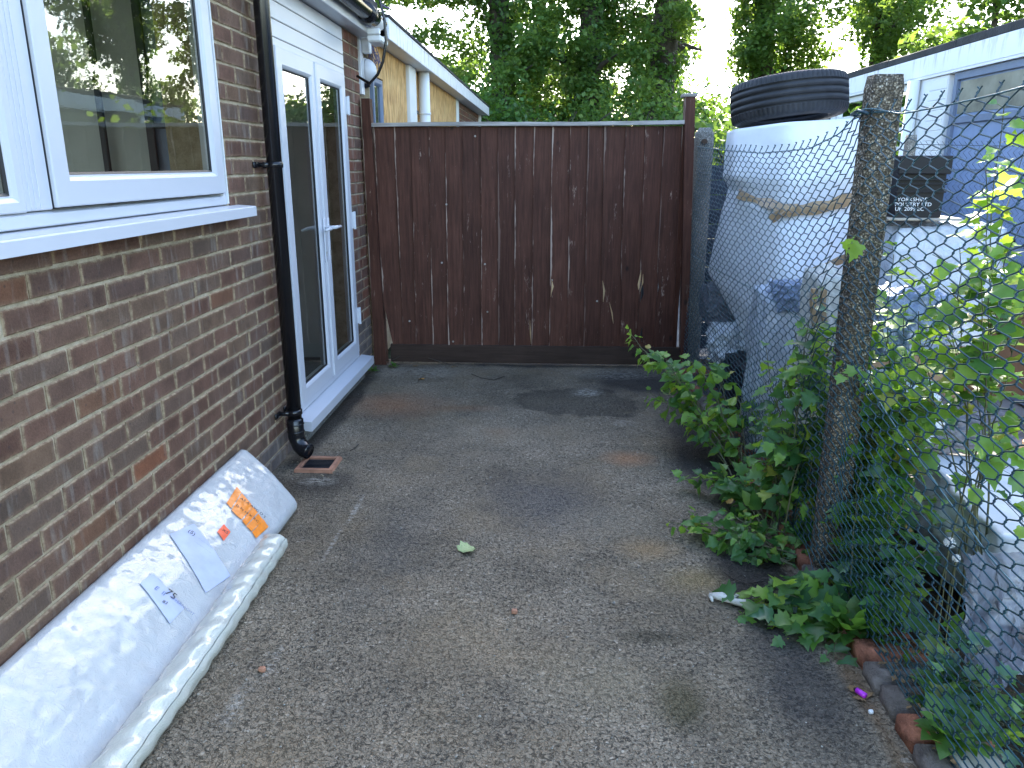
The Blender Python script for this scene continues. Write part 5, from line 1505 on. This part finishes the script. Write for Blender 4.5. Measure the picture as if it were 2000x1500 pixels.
shrub('low_branch', 'low leafy branch spreading over the tarmac left of the near post', 'shrub', (1.0, 3.05, 0.02),
      [Yp(1332, 935, 3.45), Yp(1400, 915, 3.4), Yp(1450, 905, 3.35), Yp(1500, 860, 3.3), Yp(1420, 950, 3.3), Yp(1560, 840, 3.2), Yp(1520, 930, 3.2)],
      [LV, OV, LV], 0.070, per_m=42, seed=5, twigs=3, sag=0.10, start=0.3, flat=0.4)
shrub('creeping_branch', 'dense creeping branch with small leaves pointing left across the tarmac', 'shrub', (0.99, 2.78, 0.03),
      [Yp(1312, 1020, 2.98), Yp(1350, 1035, 2.95), Yp(1400, 1055, 2.88), Yp(1430, 1010, 2.95), Yp(1480, 1025, 2.9), Yp(1450, 1085, 2.8), Yp(1520, 1050, 2.85), Yp(1530, 1100, 2.75)],
      [OV, LV, OV], 0.055, per_m=46, seed=8, twigs=4, sag=0.06, start=0.2, flat=0.6)
shrub('wilting_vine', 'dull wilting vine with big leaves lying on the tarmac in front of the post', 'vine', (1.02, 2.5, 0.02),
      [Yp(1432, 1205, 2.38), Yp(1470, 1180, 2.42), Yp(1500, 1265, 2.25), Yp(1560, 1270, 2.22), Yp(1622, 1285, 2.15), Yp(1560, 1150, 2.48), Yp(1600, 1200, 2.35), Yp(1540, 1215, 2.35)],
      [LD, LV, LV, LY, LV], 0.080, per_m=36, seed=12, twigs=2, sag=0.12, young_tip=False, start=0.25, flat=0.7)
shrub('post_shrub', 'dark green bush growing up through the mesh on the left of the near post', 'shrub', (1.04, 2.95, 0.0),
      [Yp(1495, 675, 3.2), Yp(1555, 640, 3.15), Yp(1600, 560, 3.0), Yp(1640, 600, 2.95), Yp(1560, 720, 3.1), Yp(1610, 690, 3.0), Yp(1530, 790, 3.1), Yp(1600, 800, 3.0), Yp(1660, 700, 2.85), Yp(1650, 820, 2.85),
       Yp(1560, 880, 3.0), Yp(1620, 920, 2.9), Yp(1670, 960, 2.8), Yp(1580, 980, 2.85), Yp(1640, 1030, 2.75), Yp(1530, 700, 3.15), Yp(1480, 860, 3.15)],
      [LV, LD, LV, LY], 0.080, per_m=17, seed=17, twigs=3, sag=0.05, start=0.15)
shrub('yard_sapling', 'tall bright backlit sapling behind the mesh at the right edge', 'shrub', (1.40, 2.35, 0.0),
      [Yp(1965, 205, 2.30), Yp(1945, 330, 2.25), Yp(1990, 430, 2.2), Yp(1880, 470, 2.35), Yp(1850, 560, 2.4), Yp(1950, 560, 2.25), Yp(2010, 560, 2.2), Yp(1800, 600, 2.45), Yp(1975, 500, 2.2)],
      [LV, LY, LY, OY], 0.080, per_m=13, seed=23, twigs=3, sag=0.02, start=0.62)
shrub('yard_bramble', 'bright green bush filling the space behind the mesh right of the near post', 'shrub', (1.25, 2.75, 0.0),
      [Yp(1745, 520, 2.7), Yp(1790, 580, 2.65), Yp(1700, 640, 2.75), Yp(1760, 660, 2.65), Yp(1820, 650, 2.55), Yp(1720, 720, 2.7), Yp(1780, 740, 2.6), Yp(1850, 740, 2.5), Yp(1700, 800, 2.7), Yp(1760, 820, 2.6), Yp(1820, 830, 2.5), Yp(1720, 880, 2.65), Yp(1780, 900, 2.55), Yp(1680, 760, 2.75)],
      [LV, LV, LY, LY], 0.082, per_m=17, seed=29, twigs=3, sag=0.04, start=0.35)
shrub('fence_ivy', 'dark ivy mass tangled low in the mesh between the post and the right edge', 'ivy', (1.12, 2.45, 0.0),
      [Yp(1680, 900, 2.6), Yp(1740, 950, 2.5), Yp(1790, 930, 2.4), Yp(1700, 1020, 2.5), Yp(1770, 1040, 2.4), Yp(1820, 1060, 2.3), Yp(1690, 1100, 2.5), Yp(1760, 1120, 2.35), Yp(1830, 1150, 2.25),
       Yp(1720, 1180, 2.3), Yp(1790, 1220, 2.2), Yp(1850, 1240, 2.1), Yp(1680, 1180, 2.4), Yp(1620, 1000, 2.7), Yp(1650, 1080, 2.6), Yp(1660, 960, 2.65), Yp(1620, 1060, 2.65)],
      [LD, LV, LV], 0.088, per_m=21, seed=31, twigs=3, sag=0.03, start=0.1, young_tip=False)
shrub('edge_ivy', 'trailing ivy and weeds growing under the mesh at the bottom right corner', 'ivy', (1.18, 1.95, 0.0),
      [Yp(1800, 1300, 2.0), Yp(1860, 1280, 1.98), Yp(1920, 1330, 1.85), Yp(1880, 1380, 1.8), Yp(1960, 1420, 1.7), Yp(1990, 1360, 1.75), Yp(1850, 1330, 1.9), Yp(1760, 1260, 2.1), Yp(1990, 1470, 1.62), Yp(1930, 1250, 1.95)],
      [LD, LV, LW], 0.062, per_m=30, seed=37, twigs=2, sag=0.05, start=0.2, young_tip=False)

# dandelion-like weeds : rosettes of long toothed leaves
def rosette(name, label, c, n_, size, seed, lift=0.5, key='leaf_weed'):
    r_ = random.Random(seed); t = thing(name, label, 'weed', c, 'weeds along the brick edging')
    n_ = int(n_ * 1.5)
    for k in range(n_):
        an = 2 * pi * k / n_ + r_.uniform(-0.3, 0.3); el = r_.uniform(0.15, lift)
        yd = Vector((cos(an) * cos(el), sin(an) * cos(el), sin(el))); nr_ = Vector((-cos(an) * sin(el), -sin(an) * sin(el), cos(el)))
        xd = yd.cross(nr_).normalized(); mt = Matrix((xd, yd, nr_)).transposed().to_4x4()
        s_ = 0.72 * size * r_.uniform(0.6, 1.2)
        o_ = bpy.data.objects.new('leaf', LEAF[('toothed', 'leaf_weed')][r_.randrange(6)]); col.objects.link(o_); o_.parent = t
        o_.matrix_local = mt @ Matrix.Diagonal((s_ * 1.15, s_, s_, 1))
    return t
g_ = onZ(1690, 1230, 0.03); rosette('weed', 'bright green toothed weed upright against the mesh below the post', (g_.x - 0.05, g_.y - 0.02, 0.03), 16, 0.17, 1, 1.35)
g_ = onZ(1745, 1250, 0.03); rosette('weed', 'smaller toothed weed just right of the bright one, under the mesh', (g_.x - 0.05, g_.y, 0.03), 12, 0.13, 2, 1.3)
g_ = onZ(1860, 1400, 0.03); rosette('weed', 'toothed weed behind the mesh near the red edging bricks', tuple(g_), 12, 0.17, 3, 1.0)
g_ = onZ(1880, 1440, 0.07); rosette('weed', 'floppy crumpled weed lying over the pale timber offcut', (g_.x - 0.03, g_.y, 0.07), 16, 0.15, 4, 0.8)
g_ = onZ(1975, 1400, 0.03); rosette('weed', 'toothed weed at the right edge of the frame by the polythene', tuple(g_), 9, 0.12, 5, 0.9)
t = rosette('weed', 'small weed growing at the foot of the gate beside the left post', (-1.20, 5.70, 0.01), 9, 0.07, 6, 0.9); t['group'] = 'weeds by the gate'
t = rosette('weed', 'small weed growing in the corner below the brick pier by the door sill', (-1.33, 5.55, 0.01), 9, 0.08, 7, 1.1); t['group'] = 'weeds by the gate'
# seed heads
for i, (u, v, y, lab_) in enumerate([(1855, 1060, 1.98, 'larger white dandelion seed head on a tall stalk behind the mesh'), (1868, 1090, 1.96, 'smaller white seed head just below the larger one')]):
    p_ = onY(u, v, y); t = thing('dandelion_clock', lab_, 'seed head', (p_.x, p_.y, 0), 'dandelion clocks')
    q = MB((p_.x, p_.y, 0)); q.tube([(p_.x + 0.02, p_.y, 0.0), (p_.x + 0.015, p_.y + 0.01, p_.z * 0.5), tuple(p_)], 0.0015, 5); q.build('stalk', MAT['stem'], t)
    q = MB((p_.x, p_.y, 0)); rad_ = 0.014 if i == 0 else 0.010
    for k in range(120):
        z_ = rng.uniform(-1, 1); a_ = rng.uniform(0, 2 * pi); d_ = Vector((math.sqrt(1 - z_ * z_) * cos(a_), math.sqrt(1 - z_ * z_) * sin(a_), z_))
        q.tube([p_, p_ + d_ * rad_, p_ + d_ * rad_ * 1.08], [0.0003, 0.0003, 0.0016], 3, cap=False)
    o_ = q.build('fluff', simple('seed_fluff', (0.75, 0.74, 0.70), 0.9, 0.05), t, fix=False)
q = MB()
for k in range(420):
    y_ = rng.uniform(1.4, 5.8); x_ = 1.0 + abs(rng.gauss(0, 0.12)); s_ = rng.uniform(0.008, 0.022); a_ = rng.uniform(0, pi); h_ = 0.052 + rng.uniform(0, 0.01) if x_ < 1.18 else 0.03
    dx_, dy_ = s_ * cos(a_), s_ * sin(a_)
    q.add([(x_ - dx_, y_ - dy_, h_), (x_ + dy_ * .6, y_ - dx_ * .6, h_ + 0.006), (x_ + dx_, y_ + dy_, h_ + 0.003), (x_ - dy_ * .6, y_ + dx_ * .6, h_)], [(0, 1, 2, 3)])
meta(q.build('leaf_litter', MAT['leaf_dead'], None, fix=False), 'brown dead leaf litter along the edging', 'leaf litter', kind='stuff')

# ================================================================== SMALL THINGS ON THE DRIVE
def ground_leaf(name, label, u, v, s_, mat, rot, kind='lobed', cat='leaf'):
    p_ = onZ(u, v, 0.006); me = leaf_mesh(kind, int(u), mat)
    return meta(link(name, me, None, p_, (0.15, 0.1, rot), (s_, s_, s_)), label, cat)
ground_leaf('fallen_leaf', 'curled pale green leaf lying in the middle of the tarmac', 902, 1078, 0.085, simple('pale_leaf', (0.32, 0.38, 0.16), 0.6, 0.25, 20), -0.8)
ground_leaf('orange_leaf', 'tiny orange leaf on the tarmac in front of the gate', 828, 740, 0.05, simple('orange_leaf_skin', (0.55, 0.25, 0.03), 0.6), 1.2, 'ovate')
ground_leaf('curled_leaf', 'brown curled leaf at the foot of the gate, left end', 812, 715, 0.05, MAT['leaf_dead'], 0.4)
ground_leaf('dry_leaf', 'dry brown leaf under the gate, right of the curled one', 890, 716, 0.045, MAT['leaf_dead'], 2.0)
def pebble(label, u, v, s_, mat, seed, name='stone_chip'):
    o_ = crumple(name, label, 'stone', tuple(onZ(u, v, s_ * 0.35)), (s_, s_ * 0.8, s_ * 0.7), mat, seed, 0.25, 2, 0.4, cuts=4)
    return o_
pebble('small reddish stone chip on the tarmac below the fallen leaf', 1005, 1194, 0.022, MAT['terracotta'], 3)
pebble('orange lump of rubble beside the chalky marks', 512, 1307, 0.022, MAT['terracotta'], 5)
pebble('flat tan stone resting behind the mesh above the edging', 1785, 1293, 0.055, MAT['stone'], 7)
pebble('white pebble beside the edging bricks', 1701, 1390, 0.014, MAT['pvc_old'], 9)
q = MB()
for k in range(900):
    x_ = rng.uniform(-1.3, 0.98); y_ = 1.4 + 4.4 * rng.random() ** 1.5; s_ = rng.uniform(0.0015, 0.004) * (1.8 if rng.random() < 0.04 else 1)
    if x_ < -0.98 and y_ < 3.3: continue
    a_ = rng.uniform(0, pi); c_, d_ = cos(a_) * s_, sin(a_) * s_
    q.add([(x_ + c_, y_ + d_, 0.002), (x_ - d_, y_ + c_, 0.002), (x_ - c_, y_ - d_, 0.002), (x_ + d_ * .7, y_ - c_ * .7, 0.002), (x_, y_, 0.002 + s_)], [(0, 1, 4), (1, 2, 4), (2, 3, 4), (3, 0, 4)])
meta(q.build('loose_grit', simple('pale_grit', (0.28, 0.26, 0.22), 0.9, 0.4, 60), None, fix=False), 'fine pale grit scattered over the tarmac', 'grit', kind='stuff')
# rag
q = MB(); P = [onZ(1385, 1163, 0.012), onZ(1410, 1166, 0.02), onZ(1435, 1176, 0.016), onZ(1460, 1180, 0.02), onZ(1478, 1186, 0.012)]
q.tube(P, [0.008, 0.016, 0.012, 0.017, 0.008], 9); q.tube([onZ(1425, 1172, 0.015), onZ(1440, 1163, 0.02), onZ(1452, 1168, 0.014)], [0.006, 0.010, 0.005], 7); q.tube([onZ(1388, 1163, 0.012), onZ(1392, 1175, 0.01)], [0.009, 0.005], 6)
vv = []
for v in q.v: vv.append(tuple(Vector(v) + Vector((fbm(v, 60, 2), fbm(v, 60, 2, 3), abs(fbm(v, 60, 2, 6)))) * 0.006))
q.v = vv; o = q.build('torn_rag', MAT['creamcloth'], None, True); meta(o, 'twisted dirty white rag on the tarmac next to the wilting vine', 'rag')
va = thing('vape', 'small bright purple vape lying in the brown leaves by the edging', 'vape', tuple(onZ(1682, 1354, 0.014)))
b = onZ(1682, 1354, 0.014)
q = MB(b); q.tube([b + Vector((-0.008, 0.014, 0)), b + Vector((0.008, -0.012, 0))], 0.0085, 12); q.build('body', simple('purple_plastic', (0.45, 0.03, 0.55), 0.3, 0.05), va, True)
q = MB(b); q.tube([b + Vector((-0.008, 0.014, 0)), b + Vector((-0.012, 0.021, 0))], [0.007, 0.004], 10); q.build('mouthpiece', MAT['blackplastic'], va, True)
for k, (u, v) in enumerate([(1668, 1350), (1690, 1365), (1697, 1352)]):
    ground_leaf('brown_leaf', ['brown leaf just left of the purple vape', 'brown leaf in front of the purple vape', 'brown leaf between the purple vape and the edging'][k], u, v, 0.035, MAT['leaf_dead'], k * 1.3)
def twig(label, px, rad_=0.002, z=0.008):
    q_ = MB(); q_.tube([onZ(u, v, z) for u, v in px], [rad_ * (1 - 0.6 * k / len(px)) for k in range(len(px))], 5); return meta(q_.build('twig', MAT['bark'], None, True), label, 'twig')
twig('thin curved twig on the dark patch beside the near post', [(1490, 1135), (1460, 1140), (1430, 1130), (1415, 1118)], 0.003)
twig('bare twig on the tarmac at the foot of the gate', [(985, 735), (965, 742), (940, 738), (920, 730)], 0.004)
twig('long dry bramble stem trailing along the bottom of the gate', [(760, 700), (800, 692), (840, 700), (880, 712), (895, 716)], 0.004, 0.05)
twig('fine dead stem rising by the left gate post', [(800, 672), (790, 690), (770, 702), (752, 705)], 0.004, 0.06)
twig('short white straw lying beyond the gully', [(700, 868), (692, 876), (684, 880)], 0.0035)

# ================================================================== TREES
def leaves_np(C, size, nrm=None, sd=1.0):
    """C (n,3) centres -> rhombus leaves"""
    n = len(C)
    s = size * nr.uniform(0.6, 1.3, n)
    N = nr.normal(size=(n, 3)) if nrm is None else nrm + nr.normal(size=(n, 3)) * sd
    N /= np.linalg.norm(N, axis=1)[:, None] + 1e-9
    A = np.cross(N, nr.normal(size=(n, 3))); A /= np.linalg.norm(A, axis=1)[:, None] + 1e-9
    B = np.cross(N, A)
    V = np.empty((n, 4, 3))
    V[:, 0] = C - A * s[:, None] * 0.5
    V[:, 1] = C + B * s[:, None] * 0.36 + N * s[:, None] * 0.1
    V[:, 2] = C + A * s[:, None] * 0.6
    V[:, 3] = C - B * s[:, None] * 0.36 + N * s[:, None] * 0.1
    return V.reshape(-1, 3), np.arange(n * 4).reshape(-1, 4)

def tree(label, x, y, h, trunk_r, ivy_r, ivy_top, clumps, seed, lean=(0, 0), leaf=0.13, low=(0.5, 6.5), width=2.4, nclump=70, per=170, top=True, name='tree', group='ivy clad trees beyond the gate', topn=85):
    r_ = random.Random(seed)
    global nr
    nr = np.random.default_rng(seed)
    t = thing(name, label, 'tree', (x, y, 0), group)
    pts = []; 
    for k in range(13):
        f = k / 12; pts.append(Vector((lean[0] * f * h + 0.25 * fbm((f * 3, seed, 0), 1), lean[1] * f * h + 0.25 * fbm((f * 3, seed, 4), 1), h * 0.9 * f)))
    q_ = MB(); q_.tube(pts, [trunk_r * (1 - 0.8 * k / 13) for k in range(13)], 10)
    q_.build('trunk', MAT['bark'], t, True, fix=False)
    ql = MB(); tips = []
    for k in range(clumps):
        f = r_.uniform(0.12, 0.9); i0 = int(f * 12); p0 = pts[i0].lerp(pts[min(12, i0 + 1)], f * 12 - i0)
        an = r_.uniform(0, 2 * pi); ln_ = width * r_.uniform(0.5, 1.15)
        p1 = p0 + Vector((cos(an) * ln_, sin(an) * ln_, ln_ * r_.uniform(0.1, 0.7)))
        mid = p0.lerp(p1, 0.5) + Vector((0, 0, 0.15 * ln_))
        ql.tube([p0, mid, p1], [trunk_r * 0.28, trunk_r * 0.17, 0.015], 6)
        tips += [mid, p1, p0.lerp(p1, 0.75)]
    meta(ql.build('limbs', MAT['bark'], t, True, fix=False), kind='stuff')
    # ivy sleeve round the trunk
    if ivy_r > 0:
        n_ = int(5200 * ivy_top / 7 * (0.11 / leaf) ** 1 * (ivy_r / 0.5))
        zz = nr.uniform(0, ivy_top, n_); an = nr.uniform(0, 2 * pi, n_)
        base = np.array([[p_.x, p_.y, p_.z] for p_ in pts]); bx = np.interp(zz, base[:, 2], base[:, 0]); by = np.interp(zz, base[:, 2], base[:, 1])
        lump = np.array([fbm((cos(a) * 1.2, sin(a) * 1.2, z_ * 0.9), 1.1, 3, seed) for a, z_ in zip(an, zz)])
        rr_ = ivy_r * (0.75 + 0.75 * np.clip(lump + 0.35, 0, 1.3)) * nr.uniform(0.72, 1.05, n_)
        C = np.stack([bx + rr_ * np.cos(an), by + rr_ * np.sin(an), zz], 1)
        Nn = np.stack([np.cos(an), np.sin(an), np.full(n_, 0.45)], 1)
        V, Fc = leaves_np(C, leaf * 0.95, Nn, 0.5)
        link('ivy', np_mesh('ivy', V, Fc, MAT['leaf_treeivy']), t)
    # visible lower crown : leafy clumps
    Cs = []
    for k in range(nclump):
        if tips and r_.random() < 0.4:
            c_ = tips[r_.randrange(len(tips))] + Vector((r_.gauss(0, 0.4), r_.gauss(0, 0.4), r_.gauss(0, 0.4)))
            if c_.z > 7.5: c_ = Vector((r_.gauss(0, width * 0.6), r_.gauss(0, width * 0.6), r_.uniform(*low)))
        else: c_ = Vector((r_.gauss(0, width * 0.6), r_.gauss(0, width * 0.6), r_.uniform(*low)))
        c_.x += lean[0] * c_.z
        gx_ = (c_.x + x) * 21.0 / (y + c_.y)
        if 3.35 < gx_ < 4.35 and c_.z > 2.4 + r_.random(): continue
        rad_ = r_.uniform(0.22, 0.62); n_ = int(per * (rad_ / 0.42) ** 2)
        d_ = nr.normal(size=(n_, 3)); d_ /= np.linalg.norm(d_, axis=1)[:, None]; d_ *= (nr.uniform(0, 1, n_) ** 0.45)[:, None] * rad_
        d_[:, 2] *= 0.7
        Cs.append(np.array(c_) + d_)
    C = np.concatenate(Cs); Nn = np.tile(np.array([[0.1, -0.2, 0.9]]), (len(C), 1))
    C[:, 2] = np.maximum(C[:, 2], 0.2)
    V, Fc = leaves_np(C, leaf, Nn, 0.75)
    link('crown', np_mesh('crown', V, Fc, MAT['leaf_tree']), t)
    if top:
        Cs = []
        for k in range(topn):
            zt_ = r_.uniform(7.0, h); w_ = width * 1.25 * math.sqrt(max(0.05, 1 - ((zt_ - h * 0.62) / (h * 0.45)) ** 2))
            c_ = Vector((r_.gauss(0, w_ * 0.6) + lean[0] * zt_, r_.gauss(0, w_ * 0.6), zt_)); n_ = 150
            if 3.30 < c_.x + x < 8.0: continue  # unseen treetops cut open here to let sun into the yard
            d_ = nr.normal(size=(n_, 3)) * 0.42
            Cs.append(np.array(c_) + d_)
        C = np.concatenate(Cs); V, Fc = leaves_np(C, 0.26, np.tile(np.array([[0, 0, 1.0]]), (len(C), 1)), 0.7)
        link('upper_crown', np_mesh('upper_crown', V, Fc, MAT['leaf_tree']), t)
    return t
TL = [
 ('leafy tree above the neighbouring flat roof, far left of the tree row', -5.0, 19, 14, 0.22, 0.30, 6, 0.0),
 ('ivy covered tree with a dark trunk just right of the flat roof corner', -1.45, 20.5, 15, 0.34, 0.50, 8, 0.02),
 ('thick ivy column tree behind the middle of the gate', 0.75, 21, 16, 0.40, 0.66, 10, 0.03),
 ('big ivy clad tree with a dark bare upper trunk above the right gate post', 2.72, 21.5, 16, 0.48, 0.62, 4.2, 0.015),
 ('leaning ivy tree right of the bright sky gap, above the tyre', 5.15, 21, 15, 0.36, 0.70, 9, 0.0),
 ('broad leafy tree showing above the far end of the garages', 7.6, 20, 13, 0.25, 0.40, 6, 0.0),
]
for i, (lab_, x, y, h, tr, ir, it, ln_) in enumerate(TL):
    tree(lab_, x, y, h, tr, ir, it, 9, 100 + i, (ln_, 0), nclump=[100, 112, 100, 85, 95, 95][i], leaf=0.115, width=[2.2, 1.9, 1.8, 1.5, 1.5, 2.2][i], low=(1.2, 7.2))
tree('slim tree with a leaning bare trunk over the garage roof at the right', 11.6, 17, 12, 0.16, 0.0, 5, 8, 120, (-0.04, 0), nclump=75, width=2.3, low=(2.6, 7.5))
tree('young bushy tree just behind the garage roof, left of the leaning trunk', 7.4, 14.6, 6.5, 0.10, 0.0, 4, 6, 122, (0, 0), nclump=34, width=1.5, low=(2.4, 5.6), top=False)
tree('dense tree behind the garages off the right edge', 13.2, 12.5, 12, 0.25, 0.35, 6, 8, 121, (0, 0), nclump=85, width=2.6, low=(2.4, 8))
tree('tall thin tree further back between the ivy trunks', -0.6, 28, 15, 0.2, 0.3, 8, 8, 123, (0.02, 0), nclump=80, width=2.6, low=(1, 8.5), leaf=0.17, topn=40)
tree('tall tree further back behind the right gate post', 4.4, 30, 15, 0.2, 0.35, 8, 8, 124, (-0.02, 0), nclump=60, width=2.4, low=(1, 6.5), leaf=0.17, topn=40)
tree('tree further back on the left over the flat roof', -8.2, 27, 15, 0.2, 0.3, 8, 8, 125, (0, 0), nclump=80, width=3.0, low=(2, 9), leaf=0.17, topn=40)

def hedge(label, x, y, w, h, seed, mat='leaf_tree', leaf=0.11, n_=9000):
    global nr
    nr = np.random.default_rng(seed); t = thing('bush', label, 'bush', (x, y, 0), 'bushes along the far boundary')
    q_ = MB(); r_ = random.Random(seed)
    for k in range(7): q_.tube([(r_.gauss(0, .1), r_.gauss(0, .1), 0), (r_.gauss(0, w * .25), r_.gauss(0, .3), h * .5), (r_.gauss(0, w * .4), r_.gauss(0, .4), h * .9)], [0.05, 0.03, 0.01], 5)
    q_.build('trunk', MAT['bark'], t, fix=False)
    Cs = []
    for k in range(26):
        c_ = np.array([r_.uniform(-w / 2, w / 2), r_.gauss(0, 0.5), r_.uniform(0.3, h) * (1 - 0.25 * r_.random())]); m_ = n_ // 26
        d_ = nr.normal(size=(m_, 3)) * np.array([0.30, 0.28, 0.26]); Cs.append(c_ + d_)
    C = np.concatenate(Cs); C[:, 2] = np.maximum(C[:, 2], 0.05)
    V, Fc = leaves_np(C, leaf, np.tile(np.array([[0.1, -0.3, 0.9]]), (len(C), 1)), 0.7)
    link('crown', np_mesh('crown', V, Fc, MAT[mat]), t)
for i, (x, y, w, h, mk, lab_) in enumerate([(-2.6, 18.0, 2.6, 3.0, 'leaf_tree', 'bush beside the end of the flat roofed building'), (-0.4, 17.5, 2.4, 2.9, 'leaf_treeivy', 'dark bush behind the left half of the gate'), (1.6, 17.8, 2.4, 2.9, 'leaf_tree', 'bush behind the middle of the gate'),
    (3.4, 17.2, 2.2, 2.6, 'leaf_treeivy', 'dark bush left of the far concrete post'), (4.3, 13.5, 1.8, 2.2, 'leaf_tree', 'bright yellow green bush beyond the far concrete post'), (2.6, 10.0, 1.4, 1.9, 'leaf_tree', 'low sunlit bush above the dark slatted fence'), (5.9, 16.5, 2.4, 3.0, 'leaf_tree', 'bush at the far end of the garages')]):
    hedge(lab_, x, y, w, h, 300 + i, mk)
